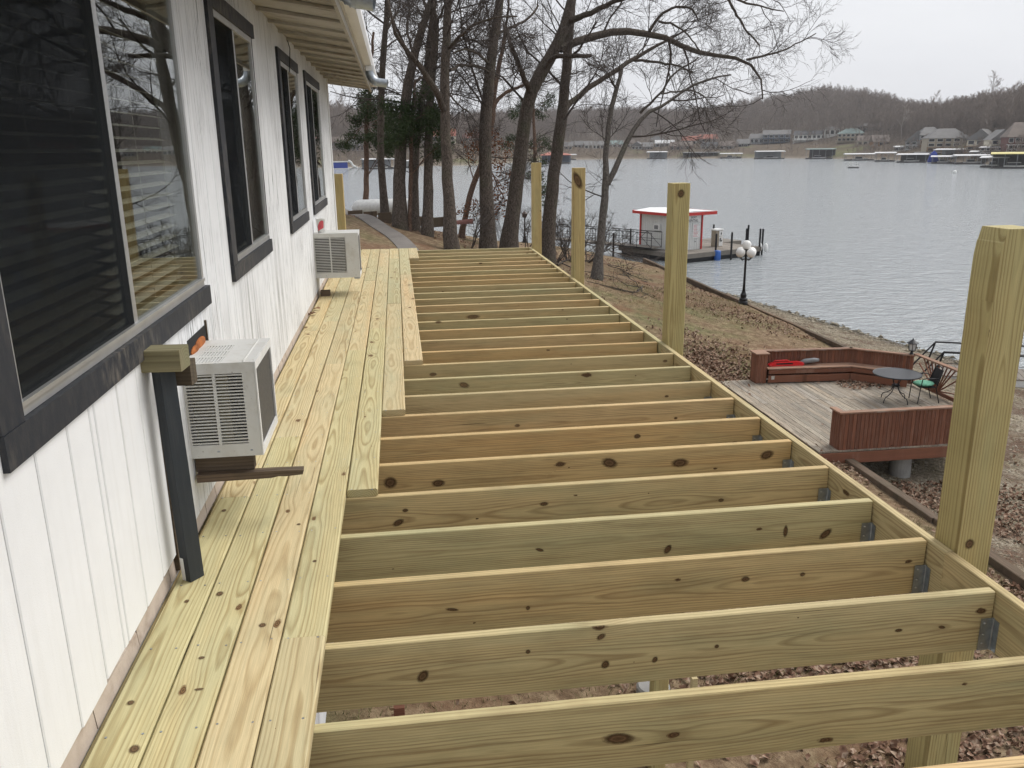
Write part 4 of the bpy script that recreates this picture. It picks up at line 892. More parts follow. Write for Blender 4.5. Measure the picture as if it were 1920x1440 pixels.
# gangway from the shore
ga, gb = np.array([8.9, 63.6, -5.25]), np.array([15.6, 54.4, -5.45]); gv = gb-ga; gl_ = float(np.linalg.norm(gv))
gw = thing('gangway', 'steel truss gangway leading from the shore to the fuel dock', 'gangway', ga, math.atan2(gv[1], gv[0]))
MB().box(0, gl_, -.55, .55, -.06, 0).build('walkway', 'dockwood', gw)
for s_ in (-.58, .58):
    tr = MB().tube([(0, s_, 1.0), (gl_, s_, 1.0)], .028, 6).tube([(0, s_, -.05), (gl_, s_, -.05)], .035, 6).tube([(0, s_, .5), (gl_, s_, .5)], .016, 6)
    nb = 9
    for i in range(nb+1):
        x_ = gl_*i/nb; tr.tube([(x_, s_, -.05), (x_, s_, 1.0)], .022, 6)
        if i < nb: tr.tube([(x_, s_, -.05 if i % 2 else 1.0), (x_+gl_/nb, s_, 1.0 if i % 2 else -.05)], .015, 6)
    tr.build('railing', 'blackmetal', gw)
# small swim dock past the sun deck
sw_ = thing('swim_dock', 'pale floating walkway with black pipe rails beyond the sun deck', 'dock', (15.9, 22.2, WATER), R(-24))
for i in range(30): plank_obj('dock_plank', 1.5, .19, .035, 'dockwood', sw_, (-.6+i*.2, -.75, .36), (0, 0, R(90)), .004)
MB().box(-.7, 5.4, -.72, .72, -.2, .34).build('float', 'whiteplastic', sw_)
for s_ in (-.74, .74):
    rl = MB().tube([(-1.6, s_, -.25), (-.55, s_, 1.15), (3.4, s_, 1.15), (4.4, s_, .38)], .032, 8).tube([(-.55, s_, 1.15), (-.75, s_, .36)], .030, 8)
    for x_ in (1.2, 3.3): rl.tube([(x_, s_, .36), (x_, s_, 1.15)], .026, 8)
    rl.tube([(-.65, s_, .78), (3.6, s_, .78)], .010, 6).build('pipe_rail', 'blackmetal', sw_)
# ------------------------------------------------------------------ trees
def bark_mat(name, c, c2, moss=0.):
    g = G(name); v = g.obj()
    n = g.noise(g.map(v, (9, 9, 1.6)), 2.2, 5, .65); vr = g.n('TexVoronoi', {'Vector': g.map(v, (16, 16, 2.6)), 'Scale': 1.4}, feature='DISTANCE_TO_EDGE')
    col = g.ramp(n, [(.3, c), (.72, c2)])
    col = g.mix(g.ramp(vr, [(.0, .75), (.12, 0.)]), col, tuple(k*.45 for k in c))
    if moss: col = g.mix(g.math('MULTIPLY', g.ramp(g.noise(v, 1.3, 4), [(.52, 0.), (.7, 1.)]), moss), col, (.085, .095, .055))
    return g.done(col, .95, g.bump(g.math('ADD', n, g.math('MULTIPLY', vr, 1.5)), .9, .02), spec=.15)
M['bark'] = bark_mat('oak_bark', (.050, .039, .031), (.165, .135, .110), .3)
M['barkred'] = bark_mat('reddish_bark', (.10, .062, .045), (.24, .16, .115))
M['barkpale'] = bark_mat('pale_grey_bark', (.070, .060, .052), (.185, .165, .145), .2)
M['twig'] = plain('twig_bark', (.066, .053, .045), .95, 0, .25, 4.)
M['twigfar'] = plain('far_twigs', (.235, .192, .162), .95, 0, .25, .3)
def leaf_stuff(name, c1, c2, tr=.25):
    g = G(name); n = g.noise(g.obj(), 2.2, 3); n2 = g.noise(g.obj(), 19., 2)
    col = g.mix(g.ramp(n2, [(.3, .0), (.7, 1.)]), g.ramp(n, [(.3, c1), (.7, c2)]), tuple(.5*(a+b) for a, b in zip(c1, c2)))
    return g.done(col, .75, spec=.2)
M['needles'] = leaf_stuff('evergreen_needles', (.018, .032, .012), (.060, .085, .030))
M['rustleaf'] = leaf_stuff('rust_oak_leaves', (.085, .030, .014), (.27, .115, .050))

def tubes(P, Rd, n):
    """P (N,m,3), Rd (N,m) -> verts, quads, all branches at once"""
    N, m = P.shape[:2]; T = np.empty_like(P); T[:, 1:-1] = P[:, 2:]-P[:, :-2]; T[:, 0] = P[:, 1]-P[:, 0]; T[:, -1] = P[:, -1]-P[:, -2]
    T /= np.linalg.norm(T, axis=2, keepdims=True)+1e-9
    ax = np.where(np.abs(T[:, :1, 2:3]) > .8, np.array([1., 0, 0]), np.array([0, 0, 1.])); ax = np.broadcast_to(ax, P.shape)
    A = np.cross(T, ax); A /= np.linalg.norm(A, axis=2, keepdims=True)+1e-9; B = np.cross(T, A)
    th = np.arange(n)*2*np.pi/n
    V = P[:, :, None, :]+Rd[:, :, None, None]*(np.cos(th)[None, None, :, None]*A[:, :, None, :]+np.sin(th)[None, None, :, None]*B[:, :, None, :])
    base = (np.arange(N)*m*n)[:, None, None]+(np.arange(m-1)*n)[None, :, None]; k = np.arange(n)[None, None, :]; k2 = (np.arange(n)+1)[None, None, :] % n
    F = np.stack([base+k, base+k2, base+n+k2, base+n+k], 3).reshape(-1, 4)
    return V.reshape(-1, 3), F
def resample(p, m):
    p = np.asarray(p, float); s = np.concatenate([[0], np.cumsum(np.linalg.norm(np.diff(p[:, :3], axis=0), axis=1))]); t = np.linspace(0, s[-1], m)
    return np.stack([np.interp(t, s, p[:, i]) for i in range(p.shape[1])], 1)
def smooth(p, it=2):
    p = np.array(p, float)
    for _ in range(it): p[1:-1] = .25*p[:-2]+.5*p[1:-1]+.25*p[2:]
    return p
def kids(P, Rd, k, t0, t1, a0, a1, lf, up, m=5, rf=.6, curv=.16, rmin=.004, rng=RNG, lmin=.15):
    N, Mm = P.shape[:2]; t = rng.uniform(t0, t1, (N, k)); i0 = np.minimum((t*(Mm-1)).astype(int), Mm-2); w_ = (t*(Mm-1)-i0)[..., None]; n_ = np.arange(N)[:, None]
    b = P[n_, i0]*(1-w_)+P[n_, i0+1]*w_; tg = P[n_, i0+1]-P[n_, i0]; tg /= np.linalg.norm(tg, axis=2, keepdims=True)+1e-9
    r0 = Rd[n_, i0]*(1-w_[..., 0])+Rd[n_, i0+1]*w_[..., 0]
    v = rng.normal(size=(N, k, 3)); v -= (v*tg).sum(2, keepdims=True)*tg; v /= np.linalg.norm(v, axis=2, keepdims=True)+1e-9
    a = rng.uniform(a0, a1, (N, k, 1)); d = tg*np.cos(a)+v*np.sin(a); d[..., 2] += up; d /= np.linalg.norm(d, axis=2, keepdims=True)
    Lp = np.linalg.norm(np.diff(P, axis=1), axis=2).sum(1)[:, None]
    L = np.maximum(Lp*lf*rng.uniform(.55, 1.2, (N, k))*(1.2-.65*t), lmin)
    b = b.reshape(-1, 3); d = d.reshape(-1, 3); L = L.reshape(-1); r0 = r0.reshape(-1)
    Q = np.empty((len(b), m, 3)); Q[:, 0] = b
    for j in range(1, m):
        Q[:, j] = Q[:, j-1]+d*(L/(m-1))[:, None]
        d = d+rng.normal(size=d.shape)*curv; d[:, 2] += up*.12; d /= np.linalg.norm(d, axis=1, keepdims=True)
    rs = np.maximum(np.minimum(r0*rf, L*.0115), rmin*1.15); re = np.maximum(rs*.35, rmin)
    RR = rs[:, None]+(re-rs)[:, None]*np.linspace(0, 1, m)[None, :]
    return Q, RR
def merge(parts):
    vs, fs, o = [], [], 0
    for v, f in parts: vs.append(v); fs.append(f+o); o += len(v)
    return np.concatenate(vs), np.concatenate(fs)

def bare_tree(label, base, trunk, limbs, bark='bark', name='bare_tree', twl=(8, 6, 4, 2), dl=0., group=None, rmin=.0046, up=.10, flare=1.35):
    """trunk, limbs: lists of (px, py, width_px[, depth offset]) traced at the depth where the trunk meets the ground"""
    base = np.asarray(base, float); D = depth(base); pm = FPX/D
    t_ = thing(name, label, 'tree', base, 0, group)
    def path(ps, m):
        q = []
        for p in ps:
            dz = p[3] if len(p) > 3 else 0.
            w = at_d(p[0], p[1], D+dz); q.append((*w, p[2]*.46*(D+dz)/FPX))
        return resample(q, m)
    tp = path(trunk, 22); tp[:, :3] = smooth(tp[:, :3], 1)
    tp[0, :3] = base-np.array([0, 0, .15])
    tp[:, :2] += RNG.normal(size=(22, 2))*.012
    tp[0, 3] *= flare; tp[1, 3] *= 1+(flare-1)*.4
    tv, tf = tubes(tp[None, :, :3]-base, tp[None, :, 3], 14)
    tv = tv+RNG.normal(size=tv.shape)*.008
    link('trunk', npmesh('trunk', tv, tf, bark, True), t_)
    LP, LR = [tp[9:]], []
    lp = [path(l, 14) for l in limbs]
    for l in lp: l[:, :3] = smooth(l[:, :3], 1)
    if lp:
        P = np.stack([l[:, :3] for l in lp]); Q = np.stack([l[:, 3] for l in lp]); P[:, 1:] += RNG.normal(size=P[:, 1:].shape)*.02
        for i in range(len(lp)):
            v, f = tubes(P[i:i+1]-base, Q[i:i+1], 8); link('limb', npmesh('limb', v, f, bark, True), t_)
    tr = resample(tp[7:], 14); TP, TR = tr[None, :, :3], tr[None, :, 3]
    k1, k2, k3, k4 = twl
    A, Ar = kids(TP, TR, k1+2, .05, 1., .75, 1.35, .36, up, 7, .42, .15, .010, lmin=1.6)
    par = [(A, Ar)]
    if lp:
        B, Br = kids(P, Q, max(5, k1-2), .18, 1., .5, 1.2,  .45, up+.05, 7, .6, .17, .008, lmin=1.5); par.append((B, Br))
        tips = np.concatenate([P[:, -3:]], 0); 
    A = np.concatenate([p_[0] for p_ in par]); Ar = np.concatenate([p_[1] for p_ in par])
    B, Br = kids(A, Ar, k2, .15, 1., .35, 1.0, .55, up*.8, 6, .6, .2, .0055, lmin=1.0)
    C, Cr = kids(B, Br, k3, .10, 1., .35, .95, .60, up*.3, 5, .65, .2, rmin*1.15, lmin=.6)
    parts = [tubes(A-base, Ar, 6), tubes(B-base, Br, 4), tubes(C-base, Cr, 3)]
    if k4: E_, Er = kids(C, Cr, k4, .1, .9, .3, .85, .75, 0., 4, .8, .2, rmin, lmin=.45); parts.append(tubes(E_-base, Er, 3))
    v, f = merge(parts); link('crown', npmesh('crown', v, f, 'twig'), t_)
    return t_, D, C
def foliage(name, pts, n, size, spread, mat, parent, base, flat=.6, asp=.35):
    """many small folded leaf faces scattered round points"""
    pts = np.asarray(pts); k = len(pts); c = np.repeat(pts, n, 0)+RNG.normal(size=(k*n, 3))*np.array([spread, spread, spread*flat])
    a = RNG.normal(size=c.shape); a /= np.linalg.norm(a, axis=1, keepdims=True); b = np.cross(a, RNG.normal(size=c.shape)); b /= np.linalg.norm(b, axis=1, keepdims=True)
    s = size*RNG.uniform(.6, 1.3, (len(c), 1)); V = np.stack([c-a*s*.5, c+b*s*asp*.5, c+a*s*.5, c-b*s*asp*.5], 1).reshape(-1, 3)
    F = np.arange(len(c)*4).reshape(-1, 4)
    return link(name, npmesh(name, V-np.asarray(base), F, mat), parent)

T = bare_tree
gA = 'bare trees on the bank past the deck'
T('tall slim grey-barked tree standing just behind the gutter elbow', ground_at(723, 417), [(724, 417, 16), (713, 300, 14), (714, 200, 13), (720, 100, 12), (728, 0, 11), (738, -130, 8), (742, -260, 5)], [[(722, 60, 6), (742, 30, 4, 1), (760, -30, 3, 2)], [(716, 150, 5), (690, 110, 4, -1), (670, 60, 3, -2)]], group=gA)
T('thick tree forking high behind the crossing limb', ground_at(749, 428), [(749, 428, 28), (750, 300, 24), (757, 220, 22), (764, 165, 20), (772, 115, 18), (792, 55, 15), (806, 10, 12), (830, -90, 9), (845, -200, 5)],
  [[(770, 118, 8), (752, 70, 6, -1), (735, 35, 5, -2), (722, 5, 4, -3)], [(766, 170, 8), (786, 148, 6, 1), (800, 140, 5, 2), (830, 120, 3, 3)], [(775, 108, 6), (762, 60, 5, 1), (768, 20, 4, 2), (760, -30, 3, 3)]], group=gA)
T('slender dark trunk between two thicker trees with a tied cord', ground_at(778, 434), [(778, 434, 18), (777, 317, 15), (787, 217, 14), (797, 150, 12), (806, 70, 11), (815, 0, 10), (830, -120, 7), (835, -230, 4)], [[(800, 120, 5), (815, 80, 4, -2), (818, 30, 3, -3)]], group=gA)
T('straight dark trunk with a flared foot beside the leaning limb tree', ground_at(801, 442), [(801, 443, 22), (803, 300, 18), (808, 167, 16), (815, 83, 15), (818, 30, 13), (800, -30, 10), (790, -140, 6)], [[(818, 70, 8), (806, 30, 7, 1), (793, 0, 6, 2), (780, -40, 4, 3)], [(812, 60, 6), (830, 20, 5, -1), (845, -20, 4, -2)]], group=gA)
T('stout tree with a long limb crossing up to the left', ground_at(848, 472), [(848, 472, 28), (841, 380, 24), (838, 300, 22), (834, 200, 20), (835, 100, 18), (842, 0, 15), (850, -120, 10), (855, -240, 5)],
  [[(834, 208, 14), (820, 178, 13, -1), (800, 143, 12, -1.5), (777, 113, 11, -2), (757, 88, 9, -2.3), (740, 62, 8, -2.6), (732, 30, 6, -3), (728, 0, 5, -3)], [(843, 132, 7), (862, 122, 6, 1), (885, 122, 5, 2), (912, 132, 4, 3), (940, 150, 3, 3.5)], [(841, 90, 8), (862, 68, 6, -1), (890, 45, 5, -2), (930, 32, 4, -3), (970, 32, 3, -3.5)], [(838, 98, 6), (860, 76, 5, 2), (890, 74, 4, 3), (915, 90, 3, 3.5)],
   [(843, 178, 4), (858, 195, 3, 1), (880, 210, 3, 2)]], group=gA)
T('tall mossy-barked trunk in front of the rust-leaved sapling', ground_at(915, 474), [(915, 474, 32), (914, 400, 29), (909, 300, 26), (912, 200, 24), (919, 117, 21), (932, 30, 18), (938, 0, 17), (946, -120, 11), (950, -240, 6)],
  [[(926, 70, 7), (950, 55, 6, 2), (985, 40, 5, 3), (1010, 10, 4, 4)], [(918, 120, 6), (895, 100, 5, -2), (870, 90, 4, -3), (850, 100, 3, -3)]], group=gA)
T('dark leaning oak that forks low and reaches out over the lake', ground_at(953, 476), [(953, 476, 34), (957, 440, 32), (970, 333, 29), (983, 233, 27), (995, 167, 26), (1016, 133, 26), (1043, 93, 24), (1060, 45, 21), (1074, 0, 19), (1092, -100, 13), (1105, -220, 6)],
  [[(996, 172, 13), (985, 155, 12, -1), (977, 128, 10, -1.5), (967, 108, 9, -2), (955, 80, 8, -2.5), (948, 40, 6, -3), (955, 0, 4, -3)],
   [(1050, 92, 17), (1085, 76, 16, .5), (1130, 60, 15, 1), (1180, 55, 14, 1.5), (1235, 63, 12, 2), (1268, 80, 11, 2.5), (1297, 101, 10, 3), (1340, 103, 8, 3.2), (1390, 107, 7, 3.4), (1420, 118, 5, 3.5), (1432, 140, 4, 3.6), (1430, 185, 3, 3.7)],
   [(1400, 112, 5, 3.4), (1440, 103, 4, 3.6), (1480, 90, 3, 3.8), (1530, 62, 2, 4)],
   [(1068, 40, 15), (1095, 30, 12, -1), (1130, 12, 10, -1.5), (1180, -5, 8, -2), (1240, -40, 6, -3)],
   [(1218, 58, 7, 1.8), (1235, 30, 6, 1.5), (1265, 10, 5, 1.2), (1300, 15, 4, 1), (1310, 40, 3, 1)], [(1235, 40, 5, 1.5), (1270, 48, 4, 1.2), (1295, 70, 3, 1), (1312, 95, 3, 1)],
   [(1360, -10, 6, 1), (1380, 25, 5, 1.4), (1400, 58, 4, 1.6), (1425, 85, 3, 1.8)], [(1150, -60, 9, 0), (1260, -45, 8, .5), (1360, -10, 6, 1), (1410, 10, 4, 1.4), (1470, 20, 2, 1.8)],
   [(1015, 135, 9), (1040, 104, 10, -1), (1075, 106, 9, -1.5), (1108, 104, 7, -2)]], twl=(8, 6, 4, 2), group=gA)
T('straight oak with a low limb sweeping right past the deck posts', ground_at(1024, 492), [(1024, 492, 32), (1028, 430, 28), (1034, 367, 26), (1047, 267, 24), (1056, 200, 22), (1061, 133, 19), (1066, 83, 18), (1072, 20, 15), (1078, -80, 11), (1082, -200, 6)],
  [[(1056, 208, 14), (1066, 195, 13, .3), (1085, 180, 12, .6), (1107, 162, 11, 1), (1147, 140, 10, 1.4), (1180, 115, 9, 1.8), (1217, 95, 7, 2.2), (1250, 75, 5, 2.5), (1290, 55, 3, 3)], [(1185, 112, 6, 1.8), (1225, 116, 5, 2), (1270, 122, 4, 2.2), (1300, 135, 3, 2.4)],
   [(1062, 110, 6), (1085, 95, 5, -1), (1100, 70, 4, -2), (1120, 40, 3, -2.5)]], twl=(8, 6, 4, 2), group=gA)
T('thin grey-barked tree splitting into two stems on the lawn', ground_at(1119, 524), [(1119, 524, 22), (1124, 470, 17), (1131, 400, 15.5), (1137, 345, 15), (1135, 300, 11), (1143, 217, 10), (1153, 173, 9), (1163, 143, 7), (1167, 128, 5)],
  [[(1139, 345, 12), (1147, 325, 12), (1173, 273, 10, .3), (1198, 227, 9, .6), (1203, 210, 9, .8), (1225, 207, 7, 1), (1257, 190, 6, 1.3), (1297, 160, 5, 1.6), (1330, 148, 4, 2), (1370, 140, 3, 2.3)],
   [(1200, 212, 6, .8), (1222, 190, 5, .5), (1240, 175, 4.5, .3), (1252, 150, 4, .2), (1280, 125, 3.5, .1), (1310, 110, 3, 0)], [(1240, 176, 3.5, .3), (1290, 168, 3, .6), (1320, 180, 2.5, .8), (1345, 215, 2, 1)], [(1155, 165, 5), (1146, 152, 4, -.4), (1142, 140, 3, -.6)]], bark='barkpale', twl=(6, 6, 4, 2), group=gA)
# sapling that keeps its rusty leaves
t_, D, C = T('slim reddish sapling that still holds rust-brown leaves', ground_at(864, 446), [(864, 446, 12), (874, 400, 11), (884, 353, 11), (900, 317, 11), (914, 270, 11), (922, 235, 12), (926, 170, 11), (940, 105, 8), (950, 40, 5)],
  [[(924, 205, 9), (932, 188, 8, .3), (950, 172, 7, .6), (987, 158, 5, 1)], [(905, 300, 4), (925, 330, 3, -.4), (945, 370, 2, -.8)], [(890, 340, 3), (880, 310, 2, .3), (872, 270, 2, .6)]], bark='barkred', twl=(8, 7, 6, 2), group=gA)
fp_ = np.array([at_d(px+RNG.normal()*9, py+RNG.normal()*9, D+RNG.uniform(-1.2, 1.2)) for px, py in [(905, 262), (893, 272), (926, 255), (940, 268), (925, 285), (900, 295), (890, 285), (935, 300), (945, 312), (930, 325), (925, 345), (940, 350), (948, 338), (925, 370), (940, 380), (930, 395), (885, 395), (895, 388), (880, 400), (945, 375), (915, 310), (950, 285), (884, 262)] for _ in range(7)])
foliage('leaves', fp_, 9, .13, .13, 'rustleaf', t_, t_.location, .8, .6)
# evergreens
def evergreen(label, base, trunk, clumps, n, R_, bark='barkred'):
    t_, D, C = bare_tree(label, base, trunk, [], bark, 'evergreen_tree', (7, 4, 2, 0))
    ps = []
    tv = np.array([at_d(p[0], p[1], D) for p in trunk])
    br_ = []
    for (px, py, rr) in clumps:
        c = at_d(px, py, D+RNG.uniform(-1.2, 1.2)); i = int(np.argmin(np.abs(tv[:, 2]-c[2]+.25))); a = tv[i]
        br_.append(resample(np.array([[*a], [*((a+c)/2+np.array([0, 0, .15]))], [*c]]), 5))
        for _ in range(n): v = RNG.normal(size=3); v *= rr/pm_(D)*.5/max(.7, np.linalg.norm(v)); ps.append(c+v*np.array([1, 1, .6]))
    P = np.stack(br_)
    for i in range(len(P)):
        v, f = tubes(P[i:i+1]-np.asarray(t_.location), np.full((1, P.shape[1]), .02), 5); link('bough', npmesh('bough', v, f, bark), t_)
    foliage('needles', np.array(ps), 55, .17, .15, 'needles', t_, t_.location, .8, .22)
    return t_
def pm_(D): return FPX/D
evergreen('green cedar with a reddish trunk under the eave corner', ground_at(685, 404), [(685, 405, 12), (687, 333, 10), (687, 233, 9.5), (692, 187, 8), (697, 120, 6), (700, 60, 4)],
  [(px+RNG.normal()*4, py+RNG.normal()*4, 26) for px, py in [(660, 255), (668, 235), (675, 215), (690, 205), (705, 215), (715, 235), (700, 250), (680, 195), (700, 190), (655, 268), (725, 250), (712, 265), (725, 275), (738, 262), (672, 180), (720, 205), (700, 165), (690, 150), (735, 230), (728, 285)]], 9, 1.)
evergreen('dark green cedar behind the group of bare trunks', ground_at(768, 433), [(768, 433, 9), (770, 330, 8), (772, 230, 8), (775, 190, 6), (778, 150, 4)],
  [(px+RNG.normal()*4, py+RNG.normal()*4, 26) for px, py in [(745, 215), (760, 200), (775, 190), (790, 205), (805, 215), (815, 200), (770, 225), (785, 235), (735, 240), (740, 265), (800, 240), (818, 225), (780, 260), (822, 250), (735, 200), (828, 275), (812, 290), (820, 215), (790, 180), (765, 240)]], 9, 1.)
evergreen('green cedar boughs beside the dark leaning oak', ground_at(1003, 462), [(1003, 462, 8), (1005, 380, 7), (1003, 280, 7), (1000, 210, 5), (1002, 160, 3)],
  [(px+RNG.normal()*3, py+RNG.normal()*3, 20) for px, py in [(975, 205), (985, 195), (965, 215), (1020, 195), (1030, 185), (1010, 215), (960, 265), (975, 275), (950, 280), (1005, 270), (1018, 262), (1022, 280), (1015, 335), (1022, 350), (1018, 370), (1025, 385), (985, 330), (1010, 305)]], 6, 1.)
# shore shrubs, brush and fallen branches
def shrub(label, base, n0, h, spread, name='bare_shrub', twl=(7, 6, 3), lean=(0, 0)):
    base = np.asarray(base, float); t_ = thing(name, label, 'shrub', base)
    P = []
    for i in range(n0):
        a = RNG.uniform(0, 6.28); d = np.array([math.cos(a)*spread+lean[0], math.sin(a)*spread+lean[1], 1.]); d /= np.linalg.norm(d)
        p = [base+np.array([math.cos(a)*.08, math.sin(a)*.08, -.05])]
        for _ in range(6): p.append(p[-1]+d*h/6*RNG.uniform(.8, 1.2)); d = d+RNG.normal(size=3)*.22; d /= np.linalg.norm(d)
        P.append(p)
    P = np.array(P); Rr = np.linspace(.030, .010, 7)[None, :].repeat(n0, 0)
    A, Ar = kids(P, Rr, twl[0], .2, 1, .5, 1.2, .42, .08, 5, .7, .25, .006); B, Br = kids(A, Ar, twl[1], .1, 1, .5, 1.1, .5, .02, 4, .7, .28, .0045); C, Cr = kids(B, Br, twl[2], .1, 1, .5, 1.1, .55, 0, 3, .8, .3, .0035)
    v, f = tubes(P-base, Rr, 6); link('stems', npmesh('stems', v, f, 'bark', True), t_)
    v, f = merge([tubes(A-base, Ar, 4), tubes(B-base, Br, 3), tubes(C-base, Cr, 3)]); link('twigs', npmesh('twigs', v, f, 'twig'), t_)
    return t_
shrub('spreading leafless shrub at the foot of the low-limbed oak', ground_at(1042, 492), 5, 2.6, .75, lean=(.25, .1))
shrub('tangled leafless shrub between two deck posts near the bank', ground_at(1068, 490), 7, 2.9, .9, lean=(.45, .2))
shrub('low twiggy shrub reaching toward the fuel dock gangway', ground_at(1100, 492), 6, 2.7, 1.0, lean=(.7, .3))
shrub('wispy leafless shrub near the dark lantern post', ground_at(985, 470), 4, 2.2, .7)
shrub('small bent sapling clump between the mossy trunk and stout tree', ground_at(880, 466), 3, 2.0, .5)
def litter_branch(label, pix, r0, base_lift=.04, twl=(9, 6, 4), h=.25):
    ps = []
    for px, py in pix:
        p = ground_at(px, py) if px > 0 else np.array([-px, py, gz(-px, py)]); p[2] += base_lift+RNG.uniform(0, h*.3); ps.append((*p, r0))
    b = np.array(ps[0][:3]); t_ = thing('fallen_branch', label, 'branch', b); q = resample(ps, 12); q[:, 3] = np.linspace(r0, r0*.3, 12); q[1:-1, :2] += RNG.normal(size=(10, 2))*.04
    A, Ar = kids(q[None, :, :3], q[None, :, 3], twl[0], .1, 1, .4, 1.1, .35, .05, 5, .6, .25, .006); B, Br = kids(A, Ar, twl[1], .1, 1, .4, 1.1, .5, 0, 4, .7, .25, .004)
    for X in (A, B): X[..., 2] = np.maximum(X[..., 2], ground_h(X[..., 0], X[..., 1])+.01)
    v, f = tubes(q[None, :, :3]-b, q[None, :, 3], 7); link('stick', npmesh('stick', v, f, 'bark', True), t_)
    v, f = merge([tubes(A-b, Ar, 4), tubes(B-b, Br, 3)]); tag(link('twigs', npmesh('twigs', v, f, 'twig'), t_), kind='stuff')
litter_branch('long crooked dead branch lying on the lawn by the post', [(1205, 541), (1190, 553), (1165, 546), (1130, 538), (1100, 531)], .035)
litter_branch('dark fallen limb beside the grey two-stemmed tree', [(1045, 500), (1058, 492), (1075, 490), (1105, 492), (1130, 490)], .05)
litter_branch('twiggy dead branch sprawled over the lawn edge', [(1140, 500), (1160, 506), (1190, 522), (1215, 530)], .022, twl=(14, 9, 5))
litter_branch('heap of brush by the water under the hut', [(-11.2, 50.5), (-12.6, 49.2), (-13.6, 47.8), (-14.4, 46.6)], .03, .25, twl=(26, 10, 6), h=.8)
litter_branch('pile of thin brush on the bank by the gangway', [(-9.8, 52.5), (-11., 51.2), (-12.2, 50.4), (-13.2, 49.6)], .03, .4, twl=(26, 10, 6), h=.8)

# ------------------------------------------------------------------ the far shore
_px = [-1200, -300, 300, 600, 650, 760, 900, 960, 1000, 1050, 1200, 1300, 1400, 1500, 1600, 1640, 1700, 1760, 1820, 1870, 1920, 2100, 2500, 3600]
_sy_ = [330, 318, 317, 316, 315, 313, 311, 306, 303, 300.5, 298, 298, 297, 297.5, 299, 301, 303.5, 306, 310, 314, 318, 335, 375, 430]
_hx = [-1200, -300, 300, 620, 700, 780, 850, 900, 950, 1000, 1050, 1100, 1200, 1290, 1330, 1400, 1450, 1500, 1540, 1600, 1650, 1700, 1740, 1780, 1850, 1920, 2100, 2500, 3600]
_hy = [155, 165, 180, 205, 217, 227, 225, 221, 217, 214, 212, 209, 208, 212, 208, 194, 185, 177, 170, 177, 188, 203, 207, 201, 190, 180, 155, 135, 135]
def _sd(px):
    p = at_z(px, float(np.interp(px, _px, _sy_)), WATER); return float(np.hypot(*(p-CP)[:2]))
_azs = np.arange(-1200, 3601, 20.); _dsv = np.array([_sd(a) for a in _azs]); _dsv = np.convolve(np.pad(_dsv, 2, 'edge'), np.ones(5)/5, 'valid')+np.interp(_azs, [1590, 1700, 3600], [10., 30., 30.])
_tv = np.interp(_azs, [-1200, 600, 900, 1100, 1500, 1700, 1950, 3600], [230, 230, 300, 380, 330, 210, 190, 190])
def _top(a, d):
    r_ = ray(a, float(np.interp(a, _hx, _hy))); return CP[2]+r_[2]/np.hypot(r_[0], r_[1])*d
_zt = np.array([_top(a, d+t2) for a, d, t2 in zip(_azs, _dsv, _tv)])-10.
def az_px(x, y):
    d = np.stack([np.asarray(x, float)-CP[0], np.asarray(y, float)-CP[1]], -1)
    return 960+FPX*(d @ CR[:2])/np.maximum(d @ CF[:2], 1e-3)*math.cos(PITCH)**0
def az_dir(a):
    # horizontal direction that projects to column a on the horizon
    r_ = ray(a, 720-FPX*math.tan(-PITCH)-(a-960)*0.0133*-1*0) if False else ray(a, 276-.0133*(a-960)); h = r_[:2]; return h/np.linalg.norm(h)
_dirs = np.array([az_dir(a) for a in _azs])
def far_prof(ds, tt, zt, o):
    """height at o metres behind the waterline"""
    u = np.clip((o-55)/np.maximum(tt-55, 1), 0, 1)
    yard = np.interp(o, [-30, 0, 3, 14, 55], [-8, -6.12, -5.4, -3.6, 2.6])
    return np.where(o < 55, yard, 2.6+(zt-2.6)*(1-(1-u)**1.55))-np.maximum(o-tt, 0)*.06
def far_h(x, y):
    d = np.array([x-CP[0], y-CP[1]]); D = np.hypot(*d); a = np.interp(math.atan2(d[0], d[1]), np.arctan2(_dirs[:, 0], _dirs[:, 1]), _azs)
    return float(far_prof(0, np.interp(a, _azs, _tv), np.interp(a, _azs, _zt), D-np.interp(a, _azs, _dsv)))
_off = np.array([-30, -8, 0, 2, 6, 14, 25, 40, 55, 75, 100, 130, 165, 200, 240, 280, 320, 380, 460, 700])
V = np.zeros((len(_azs), len(_off), 3))
for j, o in enumerate(_off):
    D = _dsv+o; V[:, j, 0] = CP[0]+_dirs[:, 0]*D; V[:, j, 1] = CP[1]+_dirs[:, 1]*D; V[:, j, 2] = far_prof(_dsv, _tv, _zt, np.full(len(_azs), float(o)))
V[:, 8:, 2] += 1.5*np.sin(V[:, 8:, 0]*.02)*np.sin(V[:, 8:, 1]*.017)
r_, c_ = V.shape[:2]; i_ = np.arange(r_-1)[:, None]*c_+np.arange(c_-1)[None, :]
F = np.stack([i_, i_+c_, i_+c_+1, i_+1], 2).reshape(-1, 4)
